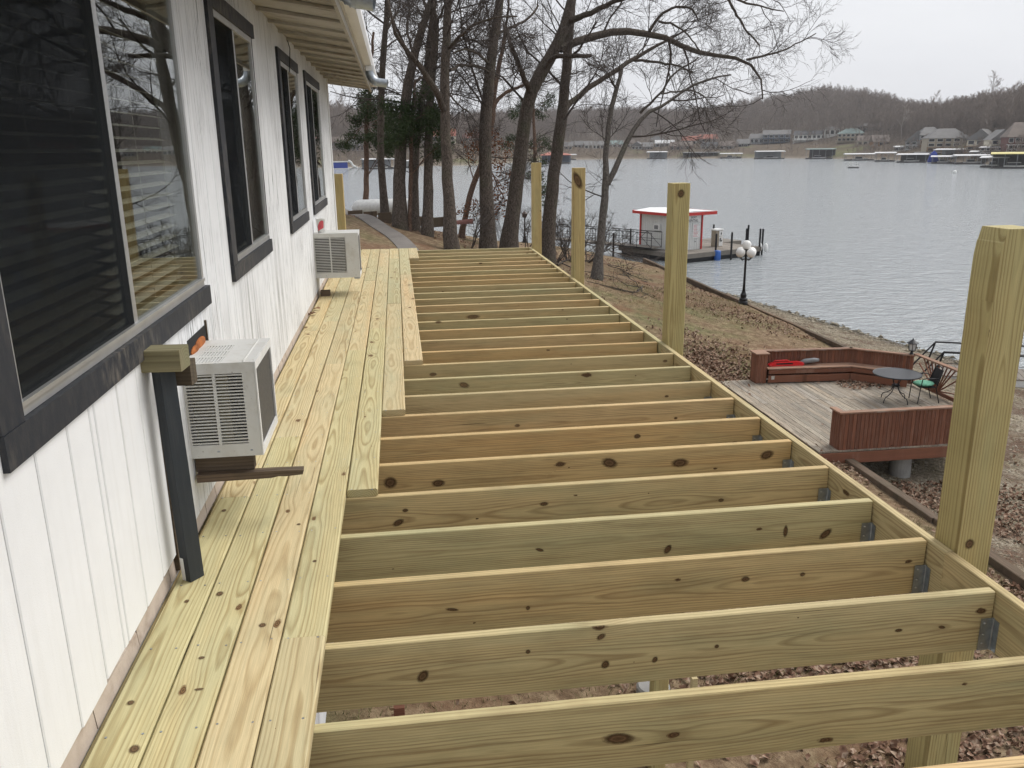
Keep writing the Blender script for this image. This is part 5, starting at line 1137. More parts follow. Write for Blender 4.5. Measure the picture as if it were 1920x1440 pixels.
def hill_mat():
    g = G('wooded_hillside'); v = g.obj(); x, y, z = g.xyz(v)
    n1 = g.noise(v, .03, 4); n2 = g.noise(v, .4, 5, .7)
    woods = g.ramp(n2, [(.3, (.060, .047, .036)), (.7, (.155, .125, .098))])
    yard = g.mix(g.ramp(n1, [(.56, 0.), (.66, .8)]), g.ramp(n2, [(.3, (.07, .054, .038)), (.7, (.165, .130, .094))]), g.ramp(n2, [(.3, (.095, .105, .045)), (.7, (.19, .19, .09))]))
    rocks = g.ramp(g.noise(v, 1.2, 5, .7), [(.35, (.10, .085, .065)), (.65, (.36, .31, .25))])
    yard = g.mix(g.math('SUBTRACT', 1., g.math('DIVIDE', g.math('ADD', z, 6.2), 1.6), clamp=True), yard, rocks)
    up = g.math('DIVIDE', g.math('SUBTRACT', g.math('ADD', z, g.math('MULTIPLY', n1, 8.)), 4.5), 4., clamp=True)
    return g.done(g.mix(up, yard, woods), .95, g.bump(n2, .6, .6), spec=.1)
M['hill'] = hill_mat()
tag(link('far_hills', npmesh('far_hills', V.reshape(-1, 3), F, 'hill', True)), kind='structure')
def far_at(px, py, extra=0.):
    d = ray(px, py); h = d/np.hypot(d[0], d[1])
    a_ds = float(np.interp(math.atan2(d[0], d[1]), np.arctan2(_dirs[:, 0], _dirs[:, 1]), _dsv))
    for o in np.arange(-4, 300, .5):
        p = CP+h*(a_ds+o)
        if far_h(p[0], p[1]) >= p[2]: break
    p = CP+h*(a_ds+o+extra); return np.array([p[0], p[1], far_h(p[0], p[1])])

# far bare trees: three shapes, copied for each tree
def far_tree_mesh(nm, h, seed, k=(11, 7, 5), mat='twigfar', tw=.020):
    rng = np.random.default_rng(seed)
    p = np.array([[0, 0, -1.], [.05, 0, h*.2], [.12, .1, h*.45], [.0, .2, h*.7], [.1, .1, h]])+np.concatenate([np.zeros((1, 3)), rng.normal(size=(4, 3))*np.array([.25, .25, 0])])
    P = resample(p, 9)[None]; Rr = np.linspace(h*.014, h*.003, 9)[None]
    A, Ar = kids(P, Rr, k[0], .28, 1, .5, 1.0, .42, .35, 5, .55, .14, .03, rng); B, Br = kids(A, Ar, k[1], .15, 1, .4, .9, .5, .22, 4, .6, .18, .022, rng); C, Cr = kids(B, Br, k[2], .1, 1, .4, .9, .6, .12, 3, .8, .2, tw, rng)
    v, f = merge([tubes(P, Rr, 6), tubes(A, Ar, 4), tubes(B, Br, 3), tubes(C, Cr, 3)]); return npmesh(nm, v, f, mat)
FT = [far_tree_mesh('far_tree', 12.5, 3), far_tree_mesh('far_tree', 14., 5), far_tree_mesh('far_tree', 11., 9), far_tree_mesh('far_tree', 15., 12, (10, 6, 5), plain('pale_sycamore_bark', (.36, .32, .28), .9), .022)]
srcs = []
def far_tree(k, px, py, s, label):
    p = far_at(px, py); o = link('far_tree', FT[k], None, p, (0, 0, random.uniform(0, 6.28))); o.scale = (s, s, s)
    return tag(o, label, 'tree', 'bare trees along the far shore')
for i_t, (k, px, py, s, lb) in enumerate([
    (0, 640, 288, 1.9, 'big bare tree rising over the dark porch house across the water'), (1, 612, 280, 1.7, 'tall bare tree at the far shore beside the house corner board'), (2, 700, 282, 1.2, 'bare tree to the right of the blue lake house'),
    (3, 1112, 283, 1.0, 'pale-barked tree by the white cottage across the water'), (3, 1150, 282, .9, 'pale-barked tree by the green-roofed cottage'), (3, 1255, 280, .9, 'pale-barked tree beside the long grey shed'), (3, 1276, 276, 1.0, 'white-barked sycamore above the dark red cottage'),
    (1, 1362, 284, 1.0, 'dark bare tree above the white-roofed dock beyond the lawn'), (1, 1483, 268, .9, 'bare tree beside the slate blue house'), (0, 1500, 272, .8, 'bare tree in front of the white ranch house'), (2, 1512, 270, .8, 'slim bare tree on the lawn below the white ranch house'),
    (1, 1345, 270, 1.0, 'bare tree near the blue-roofed cottage'), (0, 1660, 268, 1.1, 'bare tree right of the long dark barn'), (3, 1690, 262, 1.0, 'pale tree behind the gabled house with white chimney'), (1, 1745, 258, 1.2, 'tall bare tree behind the hip-roofed house'), (1, 1850, 250, 1.4, 'tall bare tree behind the twin-gabled cream house'), (0, 1900, 250, 1.4, 'tall bare tree behind the house with white window frames')]):
    o = far_tree(k, px, py, s, lb)
    if i_t in (0, 1, 2): srcs.append(o)

def scatter(name, pts, scl, rot, src, label, cat):
    me = bpy.data.meshes.new(name); me.from_pydata([tuple(p) for p in pts], [], [])
    a = me.attributes.new('scl', 'FLOAT', 'POINT'); a.data.foreach_set('value', np.asarray(scl, np.float32)); a = me.attributes.new('rot', 'FLOAT_VECTOR', 'POINT'); a.data.foreach_set('vector', np.asarray(rot, np.float32).ravel())
    o = link(name, me); ng = bpy.data.node_groups.new(name, 'GeometryNodeTree')
    ng.interface.new_socket('Geometry', in_out='INPUT', socket_type='NodeSocketGeometry'); ng.interface.new_socket('Geometry', in_out='OUTPUT', socket_type='NodeSocketGeometry')
    N_ = ng.nodes.new; gi, go = N_('NodeGroupInput'), N_('NodeGroupOutput'); oi = N_('GeometryNodeObjectInfo'); oi.transform_space = 'ORIGINAL'; oi.inputs['Object'].default_value = src; oi.inputs['As Instance'].default_value = True
    ip = N_('GeometryNodeInstanceOnPoints'); s_ = N_('GeometryNodeInputNamedAttribute'); s_.data_type = 'FLOAT'; s_.inputs['Name'].default_value = 'scl'; q_ = N_('GeometryNodeInputNamedAttribute'); q_.data_type = 'FLOAT_VECTOR'; q_.inputs['Name'].default_value = 'rot'
    mp_ = N_('GeometryNodeMeshToPoints'); L = ng.links.new
    L(gi.outputs[0], mp_.inputs['Mesh']); L(mp_.outputs[0], ip.inputs['Points']); L(oi.outputs['Geometry'], ip.inputs['Instance']); L(s_.outputs[0], ip.inputs['Scale']); L(q_.outputs[0], ip.inputs['Rotation']); L(ip.outputs[0], go.inputs[0])
    o.modifiers.new('scatter', 'NODES').node_group = ng
    return tag(o, label, cat, kind='stuff')
def forest_pts(n, a0, a1, lo, rng):
    a = rng.uniform(a0, a1, n); tt = np.interp(a, _azs, _tv); o = lo+(tt*1.05-lo)*rng.uniform(0, 1, n)**.85
    D = np.interp(a, _azs, _dsv)+o; dx = np.interp(a, _azs, _dirs[:, 0]); dy = np.interp(a, _azs, _dirs[:, 1])
    z = far_prof(0, tt, np.interp(a, _azs, _zt), o); return np.stack([CP[0]+dx*D, CP[1]+dy*D, z-.3], 1)
rng = np.random.default_rng(21)
for j, s_ in enumerate(srcs):
    P = np.concatenate([forest_pts(3000, 560, 2000, 58, rng), forest_pts(260, 560, 1420, 30, rng), forest_pts(260, 1610, 2000, 40, rng), forest_pts(450, -1100, 560, 50, rng), forest_pts(450, 2000, 3500, 60, rng)])
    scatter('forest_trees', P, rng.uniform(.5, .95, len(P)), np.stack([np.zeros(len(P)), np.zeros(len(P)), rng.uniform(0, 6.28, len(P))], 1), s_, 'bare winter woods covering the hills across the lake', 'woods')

Pb = np.concatenate([forest_pts(1, 0, 1, 20, rng)*0]+[np.stack([CP[0]+np.interp(a, _azs, _dirs[:, 0])*D, CP[1]+np.interp(a, _azs, _dirs[:, 1])*D, far_prof(0, 300., 40., o)-.2], 1) for a, o in [(rng.uniform(560, 2000, 2600), rng.uniform(4, 62, 2600))] for D in [np.interp(a, _azs, _dsv)+o]])[1:]
ab = np.interp(np.arctan2(Pb[:, 0]-CP[0], Pb[:, 1]-CP[1]), np.arctan2(_dirs[:, 0], _dirs[:, 1]), _azs); kp = ~(((ab > 1385) & (ab < 1600)) | ((ab > 835) & (ab < 900))) | (rng.uniform(0, 1, len(ab)) < .12); Pb = Pb[kp]
scatter('shore_thicket', Pb, rng.uniform(.16, .42, len(Pb)), np.stack([np.zeros(len(Pb)), np.zeros(len(Pb)), rng.uniform(0, 6.28, len(Pb))], 1), srcs[2], 'bare brush and small trees between the houses along the far shore', 'brush')
# far houses and boat docks
def pc(name, c, r=.7): 
    k = 'far_'+name
    if k not in M: M[k] = plain(k, c, r, 0, .12, .6)
    return k
C_W = pc('white_siding', (.66, .66, .63)); C_T = pc('tan_siding', (.36, .31, .235)); C_C = pc('cream_siding', (.58, .53, .42)); C_B = pc('blue_siding', (.075, .105, .15)); C_G = pc('grey_siding', (.27, .28, .29)); C_R = pc('red_siding', (.13, .045, .035)); C_D = pc('dark_siding', (.055, .05, .048))
R_G = pc('grey_shingle', (.15, .145, .14)); R_D = pc('dark_shingle', (.055, .055, .058)); R_N = pc('green_roof', (.19, .25, .235)); R_R = pc('red_roof', (.36, .13, .09)); R_W = pc('pale_roof', (.60, .60, .60)); R_B = pc('brown_shingle', (.14, .11, .09)); R_Y = pc('yellow_roof', (.62, .55, .22))
K_G = pc('far_glass', (.02, .022, .026), .15); K_D = pc('deck_timber', (.30, .17, .085)); K_B = pc('blue_cover', (.02, .05, .30)); K_S = pc('sand_dock', (.30, .28, .25))
def far_house(label, px, base, wpx, hpx, wall, roof, kind='gable', rh=.35, nwin=4, deck=None, dm=8., storeys=1, gable_front=False, chimney=False, extra=6.):
    p = far_at(px, base, extra); s_ = 1/ppm(p); W = max(4., wpx*s_); Hh_ = max(2.4, hpx*s_)
    p[2] = CP[2]+(ray(px, base)[2]/np.hypot(*ray(px, base)[:2]))*np.hypot(*(p-CP)[:2]); zf = far_h(p[0], p[1])
    az = math.atan2(p[0]-CP[0], p[1]-CP[1]); t_ = thing('far_house', label, 'house', p, -az+R(random.uniform(-14, 14)))
    lo = min(zf-p[2], 0)-2.5
    MB().box(-W/2, W/2, 0, dm, lo, Hh_).build('wall', wall, t_)
    e = .5; rr = W*rh if gable_front else dm*rh
    if kind == 'hip':
        k = min(W*.3, dm*.45); vs = [(-W/2-e, -e, Hh_), (W/2+e, -e, Hh_), (W/2+e, dm+e, Hh_), (-W/2-e, dm+e, Hh_), (-W/2+k, dm/2, Hh_+rr), (W/2-k, dm/2, Hh_+rr)]; fs = [(3, 2, 1, 0), (0, 1, 5, 4), (1, 2, 5), (2, 3, 4, 5), (3, 0, 4)]
    elif gable_front: vs = [(-W/2-e, -e, Hh_), (W/2+e, -e, Hh_), (W/2+e, dm+e, Hh_), (-W/2-e, dm+e, Hh_), (0, -e, Hh_+rr), (0, dm+e, Hh_+rr)]; fs = [(3, 2, 1, 0), (0, 1, 4), (1, 2, 5, 4), (2, 3, 5), (3, 0, 4, 5)]
    else: vs = [(-W/2-e, -e, Hh_), (W/2+e, -e, Hh_), (W/2+e, dm+e, Hh_), (-W/2-e, dm+e, Hh_), (-W/2-e, dm/2, Hh_+rr), (W/2+e, dm/2, Hh_+rr)]; fs = [(3, 2, 1, 0), (0, 1, 5, 4), (1, 2, 5), (2, 3, 4, 5), (3, 0, 4)]
    ro = MB().add(vs, fs).build('roof', roof, t_)
    if chimney: MB().box(W*.2, W*.2+.9, dm*.4, dm*.4+.9, Hh_, Hh_+rr+1.0).build('chimney', C_W, ro)
    sh = Hh_/storeys
    for st in range(storeys):
        for i in range(nwin):
            c = -W/2+W*(i+.5)/nwin; ww = min(1.6, W/nwin*.32); z0 = st*sh+sh*.30; z1 = st*sh+sh*.85
            f_ = MB().box(c-ww-.12, c+ww+.12, -.06, -.002, z0-.12, z1+.12).build('window', C_W, t_); MB().box(c-ww, c+ww, -.09, -.061, z0, z1).build('pane', K_G, f_)
    if deck:
        MB().box(-W/2-.5, W/2+.5, -2.6, -.1, -.25, 0).build('deck', deck, t_); rl = MB().box(-W/2-.5, W/2+.5, -2.6, -2.52, .85, .95); n_ = max(6, int(W/1.2))
        for i in range(n_+1): x_ = -W/2-.5+(W+1)*i/n_; rl.box(x_-.05, x_+.05, -2.59, -2.53, 0, .85)
        rl.build('deck_railing', deck, t_)
        for i in range(4): x_ = -W/2+W*i/3; MB().box(x_-.12, x_+.12, -2.5, -2.26, lo, -.25).build('deck_post', deck, t_)
        if storeys > 1:
            MB().box(-W/2-.3, W/2+.3, -2.4, -.1, sh-.2, sh).build('balcony', deck, t_)
            for i in range(4): x_ = -W/2+W*i/3; MB().box(x_-.1, x_+.1, -2.4, -2.2, 0, sh-.2).build('deck_post', deck, t_)
    return t_
HS = far_house
HS('dark lake house with a white porch post near the house corner board', 630, 284, 34, 16, C_D, R_B, 'gable', .35, 3, C_W)
HS('slate blue lake house with white porch windows across the water', 672, 286, 36, 14, C_B, R_G, 'gable', .35, 5, C_B)
HS('pale upper house half hidden by cedar boughs', 662, 246, 30, 14, C_C, R_G, 'hip', .3, 4)
HS('cream gabled lake house with a white deck seen between trunks', 832, 276, 42, 20, C_C, R_R, 'gable', .4, 4, C_W, 9, 2)
HS('white house with a veranda seen behind the cedar and slim trunks', 790, 270, 34, 18, C_W, R_G, 'gable', .35, 4, C_W)
HS('low building with a reddish roof behind the mossy trunk', 886, 268, 34, 8, C_T, R_R, 'gable', .3, 4)
HS('white lakeside cottage with grey roof between the oak and the grey tree', 1118, 281, 44, 9, C_W, R_G, 'gable', .3, 6, C_W)
HS('cottage with a pale green roof left of the two-stemmed tree', 1083, 279, 28, 7, C_G, R_G, 'gable', .3, 4)
HS('small cottage with pale green metal roof behind the thin grey stem', 1153, 278, 26, 7, C_W, R_N, 'gable', .3, 3)
HS('grey gabled cottage low on the far bank', 1194, 282, 20, 8, C_G, R_G, 'gable', .4, 3, C_W, 7, 1, True)
HS('little dark cottage by the grey dock boxes', 1215, 283, 18, 6, C_D, R_G, 'gable', .35, 3)
HS('long grey shed with a pale roof across the water', 1246, 277, 34, 8, C_G, R_W, 'gable', .25, 4)
HS('dark red cottage with white windows across the water', 1275, 283, 40, 9, C_R, R_B, 'gable', .3, 4)
HS('brown-roofed house high in the trees above the blue-roofed cottage', 1328, 268, 34, 7, C_T, R_R, 'gable', .35, 3)
HS('cottage with a slate blue roof above the docks', 1328, 282, 28, 6, C_W, R_D, 'gable', .3, 3)
HS('slate blue house with dark decks above the green slope', 1455, 268, 48, 15, C_B, R_G, 'gable', .3, 5, C_D, 9, 2)
HS('pale grey wing beside the slate blue house', 1418, 270, 26, 10, C_G, R_G, 'gable', .35, 3, C_D)
HS('white ranch house with dark windows on the green slope', 1522, 262, 64, 9, C_W, R_D, 'gable', .3, 8, C_W)
HS('white two-storey box house behind the white ranch house', 1560, 255, 26, 12, C_W, R_G, 'hip', .2, 3)
HS('tan house with a green metal roof and long porch', 1594, 266, 46, 15, C_T, R_N, 'hip', .3, 6, C_T, 9, 2)
HS('long dark barn with a pale ridge among the trees', 1640, 244, 74, 7, C_D, R_G, 'gable', .2, 4)
HS('gabled grey house with a white chimney by the docks', 1718, 280, 40, 14, C_G, R_G, 'gable', .5, 4, C_W, 8, 2, True, True)
HS('white-posted boathouse pavilion below the gabled grey house', 1690, 286, 26, 8, C_D, R_W, 'gable', .12, 3, C_W, 5)
HS('large tan hip-roofed house with brown timber decks', 1776, 285, 72, 25, C_T, R_G, 'hip', .32, 5, K_D, 12, 3)
HS('cream house with a steep left gable behind the docks', 1835, 285, 44, 22, C_C, R_G, 'gable', .45, 3, K_D, 11, 2, True)
HS('cream house with an arched-window gable beside its twin', 1878, 284, 38, 21, C_C, R_G, 'gable', .5, 3, C_D, 11, 2, True)
HS('dark glass-fronted boathouse below the twin gabled houses', 1866, 293, 54, 16, C_D, R_W, 'gable', .06, 6, None, 6, 2)
HS('brick house with white window frames at the right shore', 1912, 284, 44, 26, C_R, R_B, 'hip', .4, 4, C_W, 12, 2)
HS('small tan cottage tucked left of the pale-barked tree', 1062, 282, 22, 7, C_T, R_G, 'gable', .3, 3)
HS('white cottage with brown roof behind the grey gabled cottage', 1178, 278, 22, 7, C_W, R_B, 'gable', .35, 3)
HS('low tan house with a grey roof above the long grey shed', 1232, 270, 30, 7, C_T, R_G, 'hip', .3, 4)
HS('white house with red roof above the dark red cottage', 1292, 272, 26, 8, C_W, R_R, 'gable', .35, 3)
HS('grey cottage right of the slate-blue-roofed cottage', 1362, 282, 26, 8, C_G, R_B, 'gable', .35, 3)
HS('small dark cottage left of the pale grey wing', 1392, 278, 22, 8, C_D, R_G, 'gable', .35, 2)
HS('cream cottage on the slope below the tan green-roofed house', 1622, 274, 28, 9, C_C, R_B, 'gable', .35, 3, K_D)
HS('brown timber cabin on the slope by the pavilion', 1652, 276, 28, 10, K_D, R_B, 'gable', .4, 3, K_D)
HS('grey house behind the gabled house and the tan house', 1745, 272, 40, 18, C_G, R_G, 'hip', .35, 4, K_D, 10, 2)
def boat_dock(label, px, py, wpx, hpx, roof, dm=7., boat=None, hip=False, side=None, doff=-6.):
    d = ray(px, py); h = d/np.hypot(d[0], d[1]); q = at_z(px, py, WATER); s_ = 1/ppm(q); W = wpx*s_; Hh_ = max(2.2, hpx*s_)
    t_ = thing('boat_dock', label, 'boat dock', (q[0], q[1], WATER), -math.atan2(q[0]-CP[0], q[1]-CP[1])+R(random.uniform(-10, 10)))
    MB().box(-W/2, W/2, 0, .8, -.1, .45).box(-W/2, -W/2+.9, .8, dm, -.1, .45).box(W/2-.9, W/2, .8, dm, -.1, .45).box(-W/2, W/2, dm, dm+1.2, -.1, .45).build('platform', C_D, t_)
    n_ = max(3, int(W/3))
    for i in range(n_+1):
        x_ = -W/2+.15+(W-.3)*i/n_
        for y_ in (.15, dm): MB().box(x_-.07, x_+.07, y_, y_+.14, .45, Hh_).build('roof_post', C_G, t_)
    e = .4; rr = .35 if not hip else 1.3; k = W*.3 if hip else -e
    vs = [(-W/2-e, -e, Hh_), (W/2+e, -e, Hh_), (W/2+e, dm+e, Hh_), (-W/2-e, dm+e, Hh_), (-W/2+k, dm/2, Hh_+rr), (W/2-k, dm/2, Hh_+rr), (-W/2-e, -e, Hh_+.18), (W/2+e, -e, Hh_+.18), (W/2+e, dm+e, Hh_+.18), (-W/2-e, dm+e, Hh_+.18)]
    for j in (4, 5): vs[j] = (vs[j][0], vs[j][1], vs[j][2]+.18)
    MB().add(vs, [(3, 2, 1, 0), (0, 1, 7, 6), (1, 2, 8, 7), (2, 3, 9, 8), (3, 0, 6, 9), (6, 7, 5, 4), (7, 8, 5), (8, 9, 4, 5), (9, 6, 4)]).build('roof', roof, t_)
    if side: MB().box(-W/2+.1, W/2-.1, dm-.1, dm-.02, .5, Hh_-.1).build('back_wall', side, t_)
    if boat:
        bt = thing('moored_boat', boat, 'boat', (q[0]+h[0]*2.5, q[1]+h[1]*2.5, WATER), t_.rotation_euler[2]+R(4)); L = min(7., W*.5)
        MB().add([(-L/2, -.9, -.1), (L*.35, -.9, -.1), (L/2, 0, -.05), (L*.35, .9, -.1), (-L/2, .9, -.1), (-L/2, -1.1, .75), (L*.36, -1.1, .8), (L*.58, 0, .95), (L*.36, 1.1, .8), (-L/2, 1.1, .75)], [(4, 3, 2, 1, 0), (5, 6, 7, 8, 9), (0, 1, 6, 5), (1, 2, 7, 6), (2, 3, 8, 7), (3, 4, 9, 8), (4, 0, 5, 9)]).build('hull', C_W, bt)
        MB().box(-L*.3, L*.12, -.8, .8, .78, 1.5).build('cabin', K_G, bt); MB().box(-L*.36, L*.16, -.9, .9, 1.51, 1.6).build('canopy', C_W, bt)
    return t_
BD = boat_dock
BD('white-roofed boat dock framed between the two slim left trunks', 712, 317, 56, 17, R_W, 8, 'white boat moored under the dock framed by the left trunks', side=C_G)
BD('small grey dock shelter between the thick tree and slender trunk', 766, 315, 26, 12, R_W, 6, side=C_W)
BD('floating dock house with a salmon red hip roof out on the lake', 1040, 307, 56, 15, R_R, 9, None, True, C_B)
BD('white-roofed dock behind the salmon-roofed dock house', 1066, 300, 28, 9, R_W, 8)
BD('grey box-like twin dock by the little dark cottage', 1230, 298, 34, 12, R_W, 8, None, False, C_G)
BD('wide dark-roofed dock below the slate-blue-roofed cottage', 1315, 297, 66, 10, R_G, 9, 'white cruiser moored under the wide dark-roofed dock', False, C_D)
BD('low white-roofed dock beside the rocky point', 1370, 297, 38, 8, R_W, 8, 'runabout tied under the low dock by the rocky point')
BD('white-roofed dock below the slate blue house', 1445, 298, 50, 13, R_W, 9, 'pontoon boat under the dock below the slate blue house', False, C_G)
BD('dock with a grey-green roof below the white ranch house', 1535, 298, 48, 17, R_N, 9, 'dark boat tied beneath the grey-green dock roof', False, C_D)
BD('dock with a flat white awning left of the double-roofed dock', 1612, 301, 50, 11, R_W, 8, 'long white houseboat under the flat awning dock')
BD('double white-roofed dock below the pavilion', 1658, 303, 34, 15, R_W, 8, 'white cruiser under the double-roofed dock')
BD('long white-roofed dock in front of the gabled grey house', 1708, 305, 50, 14, R_W, 9, 'boat under the long dock by the gabled grey house', False, C_D)
BD('tall broad white-roofed dock in front of the tan hip-roofed house', 1795, 304, 84, 22, R_W, 14, 'blue-trimmed speedboat in the tall white-roofed dock', False, C_G)
BD('lower white-roofed dock beside the yellow-roofed one', 1822, 308, 56, 15, R_W, 10, 'white speedboat in the dock beside the yellow roof')
BD('dock with a bright yellow roof at the right shore', 1905, 316, 84, 26, R_Y, 13, 'dark boat under the yellow dock roof', False, C_D)
BD('pale tin-roofed dock just left of the yellow-roofed one', 1862, 314, 44, 17, R_W, 9, 'fishing boat in the pale tin-roofed dock')
BD('small white-roofed slip between the blue-covered boat and the tan house', 1768, 307, 40, 12, R_W, 8, 'white runabout in the small slip beside the blue cover')
BD('grey tin dock roof behind the small white-roofed slip', 1740, 302, 44, 14, R_G, 8, None, False, C_D)
BD('low white dock cover at the right of the tall broad dock', 1845, 306, 50, 20, R_W, 9, None, False, C_G)
q = at_z(1749, 306, WATER); cv = thing('covered_boat', 'boat shrouded in a bright blue cover among the docks', 'boat', q, R(-30)); MB().prism([(-1.6, .1), (1.6, .1), (1.8, 1.0), (1.0, 3.6), (.2, 4.4), (-.9, 3.4), (-1.7, 1.0)], 'Y', 0, 3.5).build('cover', K_B, cv); MB().box(-1.9, 1.9, -.3, 3.8, -.1, .3).build('hull', C_W, cv)
q = at_z(638, 317, WATER); cv = thing('houseboat', 'blue and white houseboat with a water slide across the lake', 'boat', q, R(8)); MB().box(-5, 3, 0, 4, .3, 2.6).build('cabin', K_B, cv); MB().box(-5.4, 3.4, -.4, 4.4, 2.6, 3.0).build('roof', C_W, cv); MB().box(-5.3, 5, -.5, 4.5, -.2, .35).build('hull', C_W, cv); MB().tube([(3.4, 0, 3.2), (4.4, 0, 2.6), (5.2, 0, 1.2), (6.8, 0, .3)], .45, 8).build('slide', C_W, cv)
q = at_z(1600, 315, WATER); cv = thing('swim_raft', 'small white swim raft floating alone on the open lake', 'raft', q, R(-25)); MB().box(-1.5, 1.5, -1.2, 1.2, -.1, .35).build('float', C_D, cv); MB().box(-1.55, 1.55, -1.25, 1.25, .351, .6).build('top', C_W, cv); MB().box(-1.2, 1.2, -.9, .9, 1.35, 1.5).build('canopy', C_W, cv)
for s1 in (-1, 1):
    for s2 in (-1, 1): MB().box(s1*1.1-.04, s1*1.1+.04, s2*.8-.04, s2*.8+.04, .6, 1.35).build('canopy_post', C_W, cv)
q = at_z(1790, 325, WATER); tag(MB().ball((0, 0, .25), .5, 12, 8).build('buoy', 'whiteplastic', None, q, smooth=True), 'round white mooring buoy on the open lake off the yellow-roofed dock', 'buoy')
q = at_z(1130, 310, WATER); tag(MB().box(-.9, .9, -.4, .4, 0, .5).box(-.5, .5, -.3, .3, .5, .9).build('float_marker', C_W, None, q), 'small white float beside the two-stemmed tree on the open lake', 'float')
# things on the near left bank
def left_bank():
    p = ground_at(700, 400); D = 34.
    a = at_d(655, 406, D); b = at_d(835, 420, D+3)
    w_ = thing('timber_fence', 'low brown plank wall behind the bare trunks on the bank', 'fence', (a[0], a[1], gz(a[0], a[1])))
    v = b-a; L = np.linalg.norm(v[:2]); n_ = int(L/.6); ang = math.atan2(v[1], v[0])
    for i in range(n_):
        q = a+v*i/n_; g0 = gz(q[0], q[1]); top = at_d(655+180*i/n_, 395+15*i/n_, D+3*i/n_)[2]
        plank_obj('fence_plank', .595, .05, .42, 'oldwood', w_, Vector((q[0], q[1], top-.21))-Vector(w_.location), (0, 0, ang))
        if i % 3 == 0: MB().box(-.05, .05, -.05, .05, -.6, .2).build('fence_post', 'oldwood', w_, Vector((q[0], q[1]+.08, top-.21))-Vector(w_.location))
    c = at_d(722, 388, 39.); t_ = thing('propane_tank', 'white rounded tank behind the plank wall and left trunks', 'tank', (c[0], c[1], gz(c[0], c[1])), R(8)); zz = c[2]-t_.location[2]
    L2 = 1.15; r_ = .36
    prof = [(-L2+r_*math.cos(x), r_*math.sin(x)) for x in np.linspace(math.pi, math.pi/2, 6)]+[(L2-r_*math.cos(x), r_*math.sin(x)) for x in np.linspace(math.pi/2, math.pi, 6)]
    MB().tube([(x, 0, zz) for x, r in prof], [max(.01, r) for x, r in prof], 20).build('shell', 'whiteplastic', t_, smooth=True)
    for x in (-.9, .9): MB().box(x-.08, x+.08, -.3, .3, -.1, zz-r_*.6).build('saddle', 'concrete', t_)
    MB().lathe((0, 0, zz+r_-.02), [(.16, 0), (.16, .16), (.12, .2)], 12).build('valve_cap', 'whiteplastic', t_)
    c = at_d(812, 416, 40.); t_ = thing('canoe', 'upturned maroon canoe on the bank between two trunks', 'canoe', (c[0], c[1], gz(c[0], c[1])), R(-4)); zz = c[2]-t_.location[2]
    vs, fs = [], []
    for i in range(9):
        s = i/8*2-1; w2 = .42*(1-s*s)**.6+.01
        for k in range(7): an = math.pi*k/6; vs.append((s*1.9, w2*math.cos(an), zz-.12+(.14+.10*s*s)*math.sin(an)))
    fs = [(i*7+k, i*7+k+1, (i+1)*7+k+1, (i+1)*7+k) for i in range(8) for k in range(6)]
    MB().add(vs, fs).build('hull', plain('faded_maroon_paint', (.17, .06, .045), .6), t_, smooth=True)
    for x in (-1., 1.): MB().box(x-.05, x+.05, -.35, .35, -.1, zz-.1).build('trestle', 'oldwood', t_)
left_bank()

# ------------------------------------------------------------------ ground litter, grass, pebbles
def scatter_faces(name, P, size, mat, label, cat, tilt=.5, asp=.6, up=False, lift=.01):
    n_ = len(P); yaw = RNG.uniform(0, 6.28, n_); a = np.stack([np.cos(yaw), np.sin(yaw), RNG.normal(size=n_)*tilt], 1); b = np.stack([-np.sin(yaw), np.cos(yaw), RNG.normal(size=n_)*tilt], 1)
    s = (size*RNG.uniform(.6, 1.35, n_))[:, None]
    if up:
        a = np.stack([RNG.normal(size=n_)*.5, RNG.normal(size=n_)*.5, np.ones(n_)], 1); V_ = np.stack([P-b*s*.06, P+b*s*.06, P+a*s], 1).reshape(-1, 3); F_ = np.arange(n_*3).reshape(-1, 3)
    else:
        P = P+np.array([0, 0, lift])+np.stack([np.zeros(n_), np.zeros(n_), s[:, 0]*tilt*.3], 1)
        V_ = np.stack([P-a*s*.5, P+b*s*asp*.5+np.array([0, 0, .15])*s, P+a*s*.5, P-b*s*asp*.5+np.array([0, 0, .15])*s], 1).reshape(-1, 3); F_ = np.stack([np.arange(n_)*4, np.arange(n_)*4+1, np.arange(n_)*4+2], 1); F_ = np.concatenate([F_, np.stack([np.arange(n_)*4, np.arange(n_)*4+2, np.arange(n_)*4+3], 1)])
    return tag(link(name, npmesh(name, V_, F_, mat)), label, cat, kind='stuff')
def litter_mat(name, cols):
    g = G(name); v = g.geo(); n = g.n('TexWhiteNoise', {'Vector': g.n('VectorMath', {0: v, 1: (9., 9., 9.)}, operation='MULTIPLY')}, o=0); n = g.noise(v, 14., 1)
    return g.done(g.ramp(n, [(.25+.5*i/(len(cols)-1), c) for i, c in enumerate(cols)]), .85, spec=.15)
M['litter'] = litter_mat('fallen_leaf_litter', [(.055, .030, .020), (.14, .078, .050), (.215, .130, .088), (.37, .28, .205), (.10, .055, .037)])
M['grass'] = litter_mat('winter_grass', [(.065, .075, .025), (.13, .13, .05), (.26, .23, .12), (.10, .105, .04)])
def xy(n, x0, x1, y0, y1): return np.stack([RNG.uniform(x0, x1, n), RNG.uniform(y0, y1, n)], 1)
def drop(p): return np.concatenate([p, ground_h(p[:, 0], p[:, 1])[:, None]], 1)
def thin(p, sc, lo, hi, ph=0.):   # patchy cover
    f = .5+.25*(np.sin(p[:, 0]*sc+ph+1.7*np.sin(p[:, 1]*sc*.6))+np.sin(p[:, 1]*sc*1.27+ph*2+1.3*np.sin(p[:, 0]*sc*.8)))
    return p[RNG.uniform(0, 1, len(p)) < np.clip((f-lo)/(hi-lo), 0.03, 1)]
